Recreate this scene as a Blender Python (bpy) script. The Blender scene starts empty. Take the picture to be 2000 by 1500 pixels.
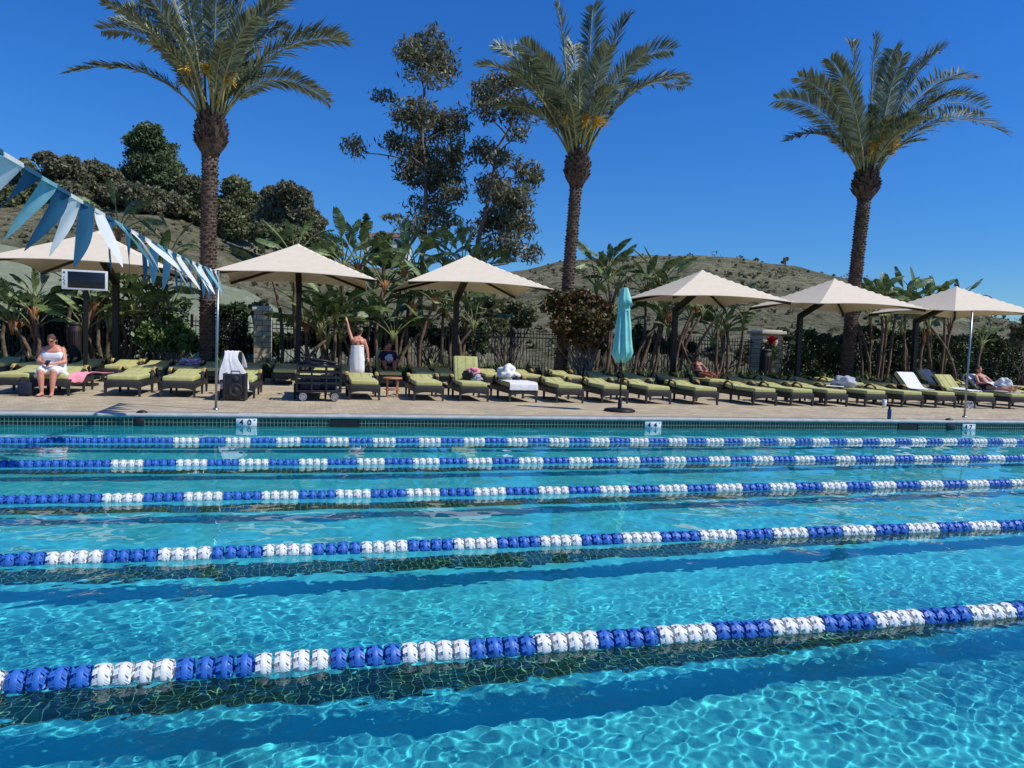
import bpy, bmesh, math, random
import numpy as np
from mathutils import Vector, Matrix, noise as mn
SC = bpy.context.scene
COL = SC.collection
PI = math.pi

# ------------------------------------------------------------------ camera
EYE = 1.78                                   # above the water; the deck is 0.23 above the water
F, PITCH, ROLL, YAW = 1464.6, .0578, .0354, .2563
fw = Vector((math.sin(YAW)*math.cos(PITCH), math.cos(YAW)*math.cos(PITCH), -math.sin(PITCH)))
_r = Vector((math.cos(YAW), -math.sin(YAW), 0)); _u = _r.cross(fw)
rt = _r*math.cos(ROLL)+_u*math.sin(ROLL); up = _u*math.cos(ROLL)-_r*math.sin(ROLL)
cd = bpy.data.cameras.new('camera'); cam = bpy.data.objects.new('camera', cd); COL.objects.link(cam); SC.camera = cam
cam.matrix_world = Matrix(((rt.x, up.x, -fw.x, 0), (rt.y, up.y, -fw.y, 0), (rt.z, up.z, -fw.z, EYE), (0, 0, 0, 1)))
cd.sensor_width = 36; cd.lens = F/2000*36; cd.clip_end = 6000; cd.clip_start = .05
O = Vector((0, 0, EYE))
def ray(px, py): return fw+rt*((px-1000)/F)+up*((750-py)/F)
def at(px, py, Y=None, Z=None):
    d = ray(px, py)
    k = (Y/d.y) if Y is not None else (Z-EYE)/d.z
    return O+d*k
def atx(px, Y, Z):                            # X of a point at image column px with known Y and Z
    a = (px-1000)/F; k = rt-a*fw
    return -(Y*k.y+(Z-EYE)*k.z)/k.x

# ------------------------------------------------------------------ light
SUN = Vector((2.15, -1.25, 2.9)).normalized()
w = bpy.data.worlds.new("World"); SC.world = w; w.use_nodes = True
nt = w.node_tree; bg = nt.nodes['Background']
sk = nt.nodes.new('ShaderNodeTexSky'); sk.sky_type = 'NISHITA'; sk.sun_disc = False
sk.sun_elevation = math.asin(SUN.z); sk.sun_rotation = math.atan2(SUN.x, SUN.y)
sk.air_density = 1.0; sk.dust_density = 0.0; sk.ozone_density = 1.0; sk.altitude = 0
tc = nt.nodes.new('ShaderNodeTexCoord'); sx = nt.nodes.new('ShaderNodeSeparateXYZ'); nt.links.new(tc.outputs['Generated'], sx.inputs[0])
rp = nt.nodes.new('ShaderNodeValToRGB'); nt.links.new(sx.outputs['Z'], rp.inputs[0])
SKY_RAMP = [(0.0, (.34, .54, .74)), (.12, (.195, .485, .90)), (.28, (.15, .50, 1.04)), (.5, (.105, .49, 1.12)), (1, (.12, .48, 1.05))]
rp.color_ramp.elements[0].position = 0; rp.color_ramp.elements[0].color = (*SKY_RAMP[0][1], 1)
rp.color_ramp.elements[1].position = 1; rp.color_ramp.elements[1].color = (*SKY_RAMP[-1][1], 1)
for p_, c_ in SKY_RAMP[1:-1]:
    e = rp.color_ramp.elements.new(p_); e.color = (*c_, 1)
mx = nt.nodes.new('ShaderNodeMix'); mx.data_type = 'RGBA'; mx.blend_type = 'MULTIPLY'; mx.inputs[0].default_value = 1
nt.links.new(sk.outputs[0], mx.inputs[6]); nt.links.new(rp.outputs[0], mx.inputs[7]); nt.links.new(mx.outputs[2], bg.inputs[0])
bg.inputs[1].default_value = .13
sl = bpy.data.lights.new('sun', 'SUN'); sl.energy = 4.2; sl.angle = math.radians(.5); sl.color = (1, .965, .9)
so = bpy.data.objects.new('sun', sl); COL.objects.link(so); so.rotation_euler = SUN.to_track_quat('Z', 'Y').to_euler()
sl.cycles.is_caustics_light = True           # sunlight is refracted by the waves
SC.view_settings.view_transform = 'Standard'; SC.view_settings.look = 'None'; SC.view_settings.exposure = 0
SC.cycles.max_bounces = 8; SC.cycles.transparent_max_bounces = 8; SC.cycles.use_denoising = True

DECK = .23
rng = np.random.default_rng(11); random.seed(5)

# ------------------------------------------------------------------ materials
def lin(r, g, b):
    f = lambda v: (v/255/12.92) if v <= 10 else ((v/255+.055)/1.055)**2.4
    return (f(r), f(g), f(b))
def newmat(n):
    m = bpy.data.materials.new(n); m.use_nodes = True
    return m, m.node_tree, m.node_tree.nodes['Principled BSDF']
def pm(n, col, rough=.6, var=.25, scale=6, bump=0, bscale=30, island=0, trans=0, metal=0, spec=.5, col2=None, detail=4, coat=0):
    m, t, b = newmat(n); N = t.nodes; Lk = t.links
    b.inputs['Roughness'].default_value = rough; b.inputs['Metallic'].default_value = metal
    b.inputs['Specular IOR Level'].default_value = spec; b.inputs['Coat Weight'].default_value = coat
    tcn = N.new('ShaderNodeTexCoord'); nz = N.new('ShaderNodeTexNoise'); nz.inputs['Scale'].default_value = scale; nz.inputs['Detail'].default_value = detail
    Lk.new(tcn.outputs['Object'], nz.inputs['Vector'])
    cr = N.new('ShaderNodeValToRGB'); Lk.new(nz.outputs['Fac'], cr.inputs[0])
    c2 = col2 or tuple(min(1, c*(1+var)) for c in col); c1 = tuple(c*(1-var) for c in col) if not col2 else col
    cr.color_ramp.elements[0].position = .35; cr.color_ramp.elements[0].color = (*c1, 1)
    cr.color_ramp.elements[1].position = .65; cr.color_ramp.elements[1].color = (*c2, 1)
    out = cr.outputs[0]
    if island:
        g = N.new('ShaderNodeNewGeometry'); mr = N.new('ShaderNodeMapRange'); mr.inputs[3].default_value = 1-island; mr.inputs[4].default_value = 1+island
        Lk.new(g.outputs['Random Per Island'], mr.inputs[0])
        mm = N.new('ShaderNodeMix'); mm.data_type = 'RGBA'; mm.blend_type = 'MULTIPLY'; mm.inputs[0].default_value = 1
        Lk.new(out, mm.inputs[6]); Lk.new(mr.outputs[0], mm.inputs[7]); out = mm.outputs[2]
    Lk.new(out, b.inputs['Base Color'])
    if bump:
        n2 = N.new('ShaderNodeTexNoise'); n2.inputs['Scale'].default_value = bscale; n2.inputs['Detail'].default_value = 5
        Lk.new(tcn.outputs['Object'], n2.inputs['Vector'])
        bp = N.new('ShaderNodeBump'); bp.inputs['Strength'].default_value = min(1, bump); bp.inputs['Distance'].default_value = .02
        Lk.new(n2.outputs['Fac'], bp.inputs['Height']); Lk.new(bp.outputs[0], b.inputs['Normal'])
    if trans:
        tr = N.new('ShaderNodeBsdfTranslucent'); Lk.new(out, tr.inputs[0]); ms = N.new('ShaderNodeMixShader'); ms.inputs[0].default_value = trans
        Lk.new(b.outputs[0], ms.inputs[1]); Lk.new(tr.outputs[0], ms.inputs[2]); Lk.new(ms.outputs[0], N['Material Output'].inputs[0])
    return m
def brickmat(n, c1, c2, mortar, bw, bh, msize, axes='XY', rough=.6, offset=0.0, stain=0.0, bump=.3):
    m, t, b = newmat(n); N = t.nodes; Lk = t.links
    tcn = N.new('ShaderNodeTexCoord'); s = N.new('ShaderNodeSeparateXYZ'); c = N.new('ShaderNodeCombineXYZ')
    Lk.new(tcn.outputs['Object'], s.inputs[0]); Lk.new(s.outputs[axes[0]], c.inputs[0]); Lk.new(s.outputs[axes[1]], c.inputs[1])
    br = N.new('ShaderNodeTexBrick'); Lk.new(c.outputs[0], br.inputs['Vector'])
    br.offset = offset; br.squash = 1; br.inputs['Scale'].default_value = 1
    br.inputs['Brick Width'].default_value = bw; br.inputs['Row Height'].default_value = bh; br.inputs['Mortar Size'].default_value = msize
    br.inputs['Mortar Smooth'].default_value = .1; br.inputs['Bias'].default_value = 0
    br.inputs['Color1'].default_value = (*c1, 1); br.inputs['Color2'].default_value = (*c2, 1); br.inputs['Mortar'].default_value = (*mortar, 1)
    out = br.outputs['Color']
    if stain:
        nz = N.new('ShaderNodeTexNoise'); nz.inputs['Scale'].default_value = .9; nz.inputs['Detail'].default_value = 8; nz.inputs['Roughness'].default_value = .65
        Lk.new(tcn.outputs['Object'], nz.inputs['Vector'])
        mr = N.new('ShaderNodeMapRange'); mr.inputs[1].default_value = .3; mr.inputs[2].default_value = .7; mr.inputs[3].default_value = 1-stain; mr.inputs[4].default_value = 1+stain*.6
        Lk.new(nz.outputs['Fac'], mr.inputs[0])
        mm = N.new('ShaderNodeMix'); mm.data_type = 'RGBA'; mm.blend_type = 'MULTIPLY'; mm.inputs[0].default_value = 1
        Lk.new(out, mm.inputs[6]); Lk.new(mr.outputs[0], mm.inputs[7]); out = mm.outputs[2]
    Lk.new(out, b.inputs['Base Color']); b.inputs['Roughness'].default_value = rough
    if bump:
        bp = N.new('ShaderNodeBump'); bp.inputs['Strength'].default_value = bump; bp.inputs['Distance'].default_value = .01; bp.invert = True
        Lk.new(br.outputs['Fac'], bp.inputs['Height']); Lk.new(bp.outputs[0], b.inputs['Normal'])
    return m
M = {}
M['deck'] = brickmat('deck_pavers', lin(202, 186, 154), lin(176, 156, 124), lin(146, 130, 106), .22, .11, .006, 'XY', .85, .5, .22)
M['coping'] = pm('coping_concrete', lin(176, 176, 170), .7, .12, 5, .4, 60)
M['tile'] = brickmat('green_tile', lin(18, 54, 44), lin(10, 34, 30), lin(128, 154, 134), .068, .068, .0045, 'XZ', .25)
M['lanetile'] = brickmat('lane_tile', lin(2, 66, 50), lin(1, 42, 34), lin(128, 176, 132), .066, .066, .0026, 'XY', .35)
M['plaster'] = pm('pool_plaster', (.055, .57, .61), .7, .10, 1.5, .2, 12)
M['white'] = pm('white_plastic', (.78, .79, .78), .35, .04, 20)
M['floatwhite'] = pm('float_white', (.80, .80, .77), .5, .05, 25, 0, 30, .05)
M['floatblue'] = pm('float_blue', lin(50, 106, 190), .48, .12, 25, 0, 30, .1)
M['whiteglz'] = pm('white_tile', (.8, .82, .82), .25, .03, 10)
M['black'] = pm('black_plastic', (.012, .012, .014), .45, .3, 10)
M['ink'] = pm('ink_black', (.01, .01, .01), .5, .1, 10)
M['wicker'] = pm('dark_wicker', (.022, .020, .018), .5, .4, 60, .6, 140)
M['arm'] = pm('worn_sunlit_wicker_arm', lin(176, 150, 88), .55, .35, 14, .4, 90)  # tan holds weathering plus the sunlit sheen of dark wicker, as colour
M['cushion'] = pm('green_cushion', lin(187, 183, 118), .85, .10, 9, .35, 60)
M['piping'] = pm('cushion_piping', lin(140, 150, 72), .8, .1, 9)
M['canopy'] = pm('beige_canopy', lin(230, 216, 192), .85, .03, 4, .2, 80, trans=.12)
M['darkmetal'] = pm('dark_bronze_metal', (.018, .014, .012), .45, .2, 8, metal=.3)
M['steel'] = pm('steel_pole', (.32, .33, .34), .35, .15, 6, metal=.8)
M['teal'] = pm('teal_fabric', lin(150, 222, 208), .85, .08, 6, .3, 60, trans=.1)
M['towel'] = pm('white_towel', (.84, .82, .78), .95, .05, 12, .6, 120)
M['greytowel'] = pm('grey_blue_towel', lin(176, 178, 184), .95, .10, 9, .5, 110)
M['pink'] = pm('pink_towel', lin(235, 150, 165), .95, .15, 9, .5, 110)
M['skin'] = pm('skin', lin(205, 138, 112), .5, .06, 8, .1, 80)
M['skin2'] = pm('skin_tanned', lin(170, 105, 82), .5, .06, 8, .1, 80)
M['hairbrown'] = pm('brown_hair', lin(92, 60, 42), .6, .4, 50, .6, 120)
M['hairdark'] = pm('dark_hair', lin(30, 22, 18), .5, .3, 50, .6, 120)
M['navy'] = pm('navy_shirt', lin(22, 28, 52), .85, .15, 10, .3, 60)
M['swim'] = pm('dark_swimsuit', lin(60, 18, 30), .6, .2, 12)
M['tan_table'] = pm('tan_table', lin(190, 128, 84), .55, .15, 9)
M['stone'] = brickmat('pillar_stone', lin(238, 220, 182), lin(208, 184, 142), lin(120, 104, 84), .42, .2, .012, 'XZ', .9, .5, .18)
M['cap'] = pm('stone_cap', lin(205, 196, 176), .8, .1, 8)
M['soil'] = pm('soil', lin(86, 74, 58), .95, .35, 1.2, .5, 8)
M['binbrown'] = pm('brown_bin', lin(46, 34, 34), .6, .2, 12)
M['bottle'] = pm('navy_bottle', lin(28, 66, 110), .3, .1, 12)
M['pen_blue'] = pm('pennant_blue', lin(34, 92, 122), .75, .12, 5, trans=.25)
M['pen_pale'] = pm('pennant_pale_teal', lin(128, 184, 190), .75, .12, 5, trans=.25)
M['pen_white'] = pm('pennant_white', lin(232, 232, 224), .75, .05, 5, trans=.25)
M['palmleaf'] = pm('palm_leaf', lin(128, 136, 104), .5, .25, 1.5, island=.6, trans=.12, spec=.5)
M['rachis'] = pm('palm_rachis', lin(150, 146, 96), .75, .2, 3)
M['palmstem'] = pm('palm_bark', lin(84, 68, 56), .9, .35, 5, .7, 30, island=.35)
M['palmboot'] = pm('palm_boot', lin(84, 66, 54), .9, .4, 7, .7, 30, island=.35)
M['palmflower'] = pm('palm_flower_stalk', lin(244, 200, 84), .6, .2, 6, island=.2, trans=.2)
M['bop'] = pm('paddle_leaf', lin(98, 118, 68), .45, .28, 1.4, island=.38, trans=.14, spec=.35)
M['bopstem'] = pm('paddle_stalk', lin(118, 124, 70), .5, .25, 5)
M['boptrunk'] = pm('paddle_trunk', lin(104, 84, 66), .85, .45, 7, .6, 22)
M['dryleaf'] = pm('dry_leaf_sheath', lin(150, 100, 58), .8, .35, 7, .4, 40, island=.3)
M['eucleaf'] = pm('eucalyptus_leaf', lin(112, 112, 84), .5, .25, .35, island=.5, trans=.35)
M['eucbark'] = pm('eucalyptus_bark', lin(122, 104, 92), .85, .3, 3, .4, 20)
M['ridgeleaf'] = pm('ridge_foliage', lin(120, 124, 86), .75, .3, .12, island=.3, trans=.3)
M['ridgeleaf2'] = pm('ridge_foliage_brown', lin(124, 122, 94), .75, .3, .12, island=.3, trans=.3)
M['pineleaf'] = pm('pine_foliage', lin(98, 114, 72), .7, .3, .2, island=.3, trans=.3)
M['hedgeleaf'] = pm('hedge_leaf', lin(58, 76, 36), .6, .35, 1.3, island=.45, trans=.12)
M['shrubleaf'] = pm('shrub_leaf', lin(96, 118, 62), .55, .3, 1.3, island=.4, trans=.12)
M['copperleaf'] = pm('copper_leaf', lin(96, 62, 36), .55, .4, 2.6, island=.5, trans=.1, col2=lin(84, 84, 42))
M['straps'] = pm('strap_leaf', lin(112, 124, 72), .5, .3, .9, island=.5, trans=.12)
M['redflower'] = pm('red_flower', lin(190, 40, 44), .6, .25, 20, island=.2)
M['scrub'] = pm('dry_scrub', lin(116, 112, 82), .85, .35, .05, island=.45, trans=.25)
M['fence'] = pm('black_fence', (.012, .012, .012), .5, .2, 6)
M['cream'] = pm('cream_stucco', lin(226, 222, 210), .8, .06, 2)
M['roof'] = pm('tile_roof', lin(120, 84, 66), .8, .2, 4)
M['glassdark'] = pm('dark_glass', (.02, .025, .03), .1, .1, 3)
M['screen'] = pm('scoreboard_panel', (.012, .016, .022), .25, .1, 10)
M['rubber'] = pm('rubber', (.02, .02, .02), .7, .2, 20)
M['cartgrey'] = pm('grey_plastic', (.35, .35, .36), .5, .1, 20)

def hillmat(n, c1, c2, c3, s1, s2, bump):
    m, t, b = newmat(n); N = t.nodes; Lk = t.links; b.inputs['Roughness'].default_value = .95; b.inputs['Specular IOR Level'].default_value = .1
    tcn = N.new('ShaderNodeTexCoord')
    def nz(s, d=6, r=.6):
        q = N.new('ShaderNodeTexNoise'); q.inputs['Scale'].default_value = s; q.inputs['Detail'].default_value = d; q.inputs['Roughness'].default_value = r
        Lk.new(tcn.outputs['Object'], q.inputs['Vector']); return q.outputs['Fac']
    def ramp(i, a, ca, bb, cb):
        q = N.new('ShaderNodeValToRGB'); q.color_ramp.elements[0].position = a; q.color_ramp.elements[0].color = (*ca, 1); q.color_ramp.elements[1].position = bb; q.color_ramp.elements[1].color = (*cb, 1)
        Lk.new(i, q.inputs[0]); return q.outputs[0]
    A = ramp(nz(s1), .4, c1, .6, c2)
    mm = N.new('ShaderNodeMix'); mm.data_type = 'RGBA'; Lk.new(ramp(nz(s2, 8, .7), .48, (0, 0, 0), .62, (1, 1, 1)), mm.inputs[0])
    Lk.new(A, mm.inputs[6]); mm.inputs[7].default_value = (*c3, 1); Lk.new(mm.outputs[2], b.inputs['Base Color'])
    bp = N.new('ShaderNodeBump'); bp.inputs['Strength'].default_value = 1; bp.inputs['Distance'].default_value = bump
    Lk.new(nz(s2*1.5, 8, .7), bp.inputs['Height']); Lk.new(bp.outputs[0], b.inputs['Normal'])
    return m
M['hill'] = hillmat('hill_grass', lin(154, 148, 118), lin(126, 124, 96), lin(86, 86, 64), .08, .8, 1.2)
M['bank'] = hillmat('bank_turf', lin(128, 134, 112), lin(116, 124, 100), lin(136, 140, 120), .12, 1.2, .1)

# ------------------------------------------------------------------ mesh helpers
class MB:
    def __init__(s): s.v = []; s.f = []; s.mi = []; s.n = 0; s.sm = []
    def add(s, V, Fc, mi=0, smooth=True):
        V = np.asarray(V, float).reshape(-1, 3); s.v.append(V)
        for f in Fc: s.f.append([i+s.n for i in f]); s.mi.append(mi); s.sm.append(smooth)
        s.n += len(V); return s
    def box(s, c, d, mi=0, R=None, taper=1.0):
        x, y, z = d[0]/2, d[1]/2, d[2]/2
        V = np.array([(-x*taper, -y*taper, -z), (x*taper, -y*taper, -z), (x*taper, y*taper, -z), (-x*taper, y*taper, -z), (-x, -y, z), (x, -y, z), (x, y, z), (-x, y, z)])
        if R is not None: V = V@np.array(R.to_3x3()).T
        return s.add(V+np.array(c), [(0, 3, 2, 1), (4, 5, 6, 7), (0, 1, 5, 4), (1, 2, 6, 5), (2, 3, 7, 6), (3, 0, 4, 7)], mi, False)
    def rbox(s, c, d, r, mi=0, R=None, seg=3, warp=None):
        bm = bmesh.new(); bmesh.ops.create_cube(bm, size=1)
        for v in bm.verts: v.co = Vector((v.co.x*d[0], v.co.y*d[1], v.co.z*d[2]))
        bmesh.ops.bevel(bm, geom=bm.edges[:]+bm.verts[:], offset=min(r, min(d)*.49), segments=seg, profile=.5, affect='EDGES')
        V = np.array([v.co[:] for v in bm.verts]); Fc = [[v.index for v in f.verts] for f in bm.faces]; bm.free()
        if warp is not None: V = warp(V)
        if R is not None: V = V@np.array(R.to_3x3()).T
        return s.add(V+np.array(c), Fc, mi)
    def tube(s, P, rad, n=8, mi=0, caps=True, smooth=True):
        P = [Vector(p) for p in P]; k = len(P)
        if not hasattr(rad, '__len__'): rad = [rad]*k
        V = []; prev = None
        for i in range(k):
            t = (P[min(i+1, k-1)]-P[max(i-1, 0)]).normalized()
            if prev is None: a = t.orthogonal().normalized()
            else:
                a = prev-t*prev.dot(t); a = a.normalized() if a.length > 1e-6 else t.orthogonal().normalized()
            prev = a; b = t.cross(a)
            for j in range(n):
                th = 2*PI*j/n; V.append(P[i]+(a*math.cos(th)+b*math.sin(th))*rad[i])
        Fc = [[i*n+j, i*n+(j+1) % n, (i+1)*n+(j+1) % n, (i+1)*n+j] for i in range(k-1) for j in range(n)]
        if caps: Fc += [list(range(n))[::-1], [(k-1)*n+j for j in range(n)]]
        return s.add([v[:] for v in V], Fc, mi, smooth)
    def lathe(s, prof, n=24, c=(0, 0, 0), mi=0, fn=None, smooth=True):
        V = []
        for r, z in prof:
            for j in range(n):
                th = 2*PI*j/n; rr = r*(fn(th, z) if fn else 1); V.append((c[0]+rr*math.cos(th), c[1]+rr*math.sin(th), c[2]+z))
        k = len(prof)
        return s.add(V, [[i*n+j, i*n+(j+1) % n, (i+1)*n+(j+1) % n, (i+1)*n+j] for i in range(k-1) for j in range(n)], mi, smooth)
    def ell(s, c, r, mi=0, n=12, R=None):
        V = []; k = n//2+1
        for i in range(k):
            ph = PI*i/(k-1)
            for j in range(n): V.append((math.sin(ph)*math.cos(2*PI*j/n)*r[0], math.sin(ph)*math.sin(2*PI*j/n)*r[1], math.cos(ph)*r[2]))
        V = np.array(V)
        if R is not None: V = V@np.array(R.to_3x3()).T
        return s.add(V+np.array(c), [[i*n+j, (i+1)*n+j, (i+1)*n+(j+1) % n, i*n+(j+1) % n] for i in range(k-1) for j in range(n)], mi)
    def build(s, name, mats, parent=None, loc=None):
        me = bpy.data.meshes.new(name)
        V = np.concatenate(s.v) if s.v else np.zeros((0, 3))
        me.from_pydata(V.tolist(), [], s.f)
        if not isinstance(mats, (list, tuple)): mats = [mats]
        for m in mats: me.materials.append(m)
        me.polygons.foreach_set('material_index', s.mi); me.polygons.foreach_set('use_smooth', s.sm); me.update()
        return link(name, me, parent, loc)
def link(name, me, parent=None, loc=None):
    o = bpy.data.objects.new(name, me); COL.objects.link(o)
    if parent is not None: o.parent = parent
    if loc is not None: o.location = loc
    return o
def qmesh(name, V, nq, mat, parent=None, smooth=False, k=4, loc=None, mi=None):
    """V: (nq*k,3) array; every k vertices are one face"""
    V = np.ascontiguousarray(V, np.float32)
    me = bpy.data.meshes.new(name); me.vertices.add(nq*k); me.vertices.foreach_set('co', V.ravel())
    me.loops.add(nq*k); me.loops.foreach_set('vertex_index', np.arange(nq*k, dtype=np.int32)); me.polygons.add(nq)
    me.polygons.foreach_set('loop_start', np.arange(0, nq*k, k, dtype=np.int32))
    for m in (mat if isinstance(mat, (list, tuple)) else [mat]): me.materials.append(m)
    if mi is not None: me.polygons.foreach_set('material_index', np.asarray(mi, np.int32))
    me.update(calc_edges=True)
    return link(name, me, parent, loc)
def grid(name, X, Y, Z, mat, smooth=True, parent=None, flip=False):
    ny, nx = X.shape; co = np.stack([X, Y, Z], -1).reshape(-1, 3).astype(np.float32)
    i = np.arange(nx*ny).reshape(ny, nx)
    q = np.stack([i[:-1, :-1], i[:-1, 1:], i[1:, 1:], i[1:, :-1]], -1).reshape(-1, 4)
    if flip: q = q[:, ::-1]
    q = q.reshape(-1); n = len(q)//4
    me = bpy.data.meshes.new(name); me.vertices.add(nx*ny); me.vertices.foreach_set('co', co.ravel())
    me.loops.add(len(q)); me.loops.foreach_set('vertex_index', q.astype(np.int32)); me.polygons.add(n)
    me.polygons.foreach_set('loop_start', np.arange(0, 4*n, 4, dtype=np.int32)); me.update(calc_edges=True)
    me.polygons.foreach_set('use_smooth', np.full(n, smooth)); me.materials.append(mat)
    return link(name, me, parent)
def tag(o, label=None, cat=None, group=None, kind=None):
    if label: o['label'] = label
    if cat: o['category'] = cat
    if group: o['group'] = group
    if kind: o['kind'] = kind
    return o
def thing(name, label, cat, loc=(0, 0, 0), rz=0, group=None):
    o = bpy.data.objects.new(name, None); COL.objects.link(o); o.location = loc; o.rotation_euler = (0, 0, rz); o.empty_display_size = .2
    return tag(o, label, cat, group)
def dup(root, loc=None, rz=None, label=None):
    r = root.copy(); COL.objects.link(r)
    if loc is not None: r.location = loc
    if rz is not None: r.rotation_euler = (0, 0, rz)
    if label: r['label'] = label
    for ch in list(root.children):
        c = ch.copy(); COL.objects.link(c); c.parent = r
        for g in list(ch.children):
            e = g.copy(); COL.objects.link(e); e.parent = c
    return r
def fuse(mb, name, mat, parent, voxel=.012, smooth=4, loc=None):
    """fuses overlapping shapes into one continuous skin"""
    o = mb.build(name+'_tmp', mat)
    m = o.modifiers.new('r', 'REMESH'); m.mode = 'VOXEL'; m.voxel_size = voxel; m.use_smooth_shade = True
    s = o.modifiers.new('s', 'SMOOTH'); s.factor = .5; s.iterations = smooth
    dg = bpy.context.evaluated_depsgraph_get(); dg.update()
    me = bpy.data.meshes.new_from_object(o.evaluated_get(dg)); me.name = name
    me.polygons.foreach_set('use_smooth', [True]*len(me.polygons))
    old = o.data; bpy.data.objects.remove(o); bpy.data.meshes.remove(old)
    if not me.materials: me.materials.append(mat)
    return link(name, me, parent, loc)

# ------------------------------------------------------------------ pool
PX0, PX1, PY0, PY1 = -12., 40., .8, 14.80
def depth(X): return -1.24-np.clip((np.asarray(X, float)+3)/30, 0, 1)*.22
XX, YY = np.meshgrid(np.linspace(PX0, PX1, 60), np.linspace(PY0, PY1, 20))
fl = grid('pool_floor', XX, YY, depth(XX), M['plaster']); tag(fl, kind='structure'); fl.cycles.is_caustics_receiver = True
# walls below the tile band, then the tile band (far side faces the camera)
mb = MB()
for (a, b) in (((PX0, PY1), (PX1, PY1)), ((PX1, PY1), (PX1, PY0)), ((PX1, PY0), (PX0, PY0)), ((PX0, PY0), (PX0, PY1))):
    mb.add([(a[0], a[1], -1.6), (b[0], b[1], -1.6), (b[0], b[1], -.075), (a[0], a[1], -.075)], [(0, 1, 2, 3)], 0, False)
pw = mb.build('pool_wall', M['plaster']); tag(pw, kind='structure'); pw.cycles.is_caustics_receiver = True
mb = MB(); e = .004
for (a, b) in (((PX0, PY1-e), (PX1, PY1-e)), ((PX1-e, PY1), (PX1-e, PY0)), ((PX1, PY0+e), (PX0, PY0+e)), ((PX0+e, PY0), (PX0+e, PY1))):
    mb.add([(a[0], a[1], -.078), (b[0], b[1], -.078), (b[0], b[1], .158), (a[0], a[1], .158)], [(0, 1, 2, 3)], 0, False)
tag(mb.build('pool_tile_band', M['tile']), kind='structure')
# coping: bullnose strip all round
def copstrip(mb, a, b, inw):
    a = Vector(a); b = Vector(b); n = Vector(inw); pr = [(-.36, .158), (-.36, .222)]+[(.035*math.cos(t)-.0, .190+.036*math.sin(t)) for t in np.linspace(PI/2, -PI/2, 9)]+[(-.02, .155)]
    pr = [(x if i < 2 else x, z) for i, (x, z) in enumerate(pr)]
    V = []
    for p in (a, b):
        for x, z in pr: V.append((p.x+n.x*x, p.y+n.y*x, z))
    k = len(pr); mb.add(V, [(i, i+1, k+i+1, k+i) for i in range(k-1)], 0)
for nm, a, b, n in (('pool_coping', (PX0-.3, PY1), (PX1+.3, PY1), (0, -1)), ('pool_coping', (PX0, PY0), (PX1, PY0), (0, 1)), ('pool_coping', (PX0, PY0), (PX0, PY1), (1, 0)), ('pool_coping', (PX1, PY0), (PX1, PY1), (-1, 0))):
    mb = MB(); copstrip(mb, a, b, n); tag(mb.build(nm, M['coping']), kind='structure')
# deck and ground (sheets with the pool cut out)
def ringsheet(name, x0, x1, y0, y1, hx0, hx1, hy0, hy1, z, mat):
    V = [(x0, y0, z), (x1, y0, z), (x1, y1, z), (x0, y1, z), (hx0, hy0, z), (hx1, hy0, z), (hx1, hy1, z), (hx0, hy1, z)]
    mb = MB(); mb.add(V, [(0, 1, 5, 4), (1, 2, 6, 5), (2, 3, 7, 6), (3, 0, 4, 7)], 0, False); return tag(mb.build(name, mat), kind='structure')
ringsheet('pool_deck', -30, 60, -12, 26.6, PX0-.34, PX1+.34, PY0-.34, PY1+.34, DECK-.006, M['deck'])
ringsheet('ground', -2500, 2500, -2500, 2500, PX0-.2, PX1+.2, PY0-.2, PY1+.2, .15, M['soil'])
mb = MB(); mb.box((15, 33.6, .24), (90, 14, .14)); tag(mb.build('planting_bed', M['soil']), kind='structure')

# water surface: real waves, refracting
xs = np.concatenate([np.arange(PX0+.01, -3.4, .034), np.arange(-3.4, 7.4, .0165), np.arange(7.4, 22.5, .034)]); xs = np.concatenate([xs, np.linspace(22.6, PX1-.01, 60)])
ys = [PY0+.01]
while ys[-1] < PY1-.03: ys.append(ys[-1]+(.0165 if ys[-1] < 5.5 else .0165+.0065*(ys[-1]-5.5)))
ys = np.array(ys+[PY1-.006]); X, Y = np.meshgrid(xs, ys); Z = np.zeros_like(X)
r2 = np.random.default_rng(3)
patch = .75+.45*np.sin(X*.55+Y*.8+1.)*np.sin(X*.23-Y*.6+2)
for k in range(64):
    lam = .28*(1.4/.28)**r2.random(); a = .00048*lam**.8*(.5+r2.random()); th = r2.random()*6.28; ph = r2.random()*6.28
    Z += a*np.sin((X*math.cos(th)+Y*math.sin(th))*6.283/lam+ph+.6*np.sin(X*.7+Y*.9+k))
fine = np.zeros_like(X); zone = np.clip((X+3.4)/.6, 0, 1)*np.clip((7.4-X)/.6, 0, 1)*np.clip((7.0-Y)/1.5, 0, 1)
for k in range(80):
    lam = .06*(.19/.06)**r2.random(); a = .00080*lam*(.5+r2.random()); th = r2.random()*6.28; ph = r2.random()*6.28
    fine += (a if lam > .10 else a*zone)*np.sin((X*math.cos(th)+Y*math.sin(th))*6.283/lam+ph+1.2*np.sin(X*1.1+Y*1.3+k))
near = np.clip(1.25-(Y-2)/9, .15, 1.2)
Z += fine*patch*near
Z *= np.clip(1.15-(Y-3)/16, .35, 1.1)
m, t, b = newmat('water'); t.nodes.remove(b); g = t.nodes.new('ShaderNodeBsdfGlass'); g.inputs['IOR'].default_value = 1.333; g.inputs['Roughness'].default_value = 0
g.inputs['Color'].default_value = (.93, .985, 1, 1); t.links.new(g.outputs[0], t.nodes['Material Output'].inputs[0])
wa = grid('water', X, Y, Z, m); tag(wa, kind='structure'); wa.cycles.is_caustics_caster = True
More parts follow.
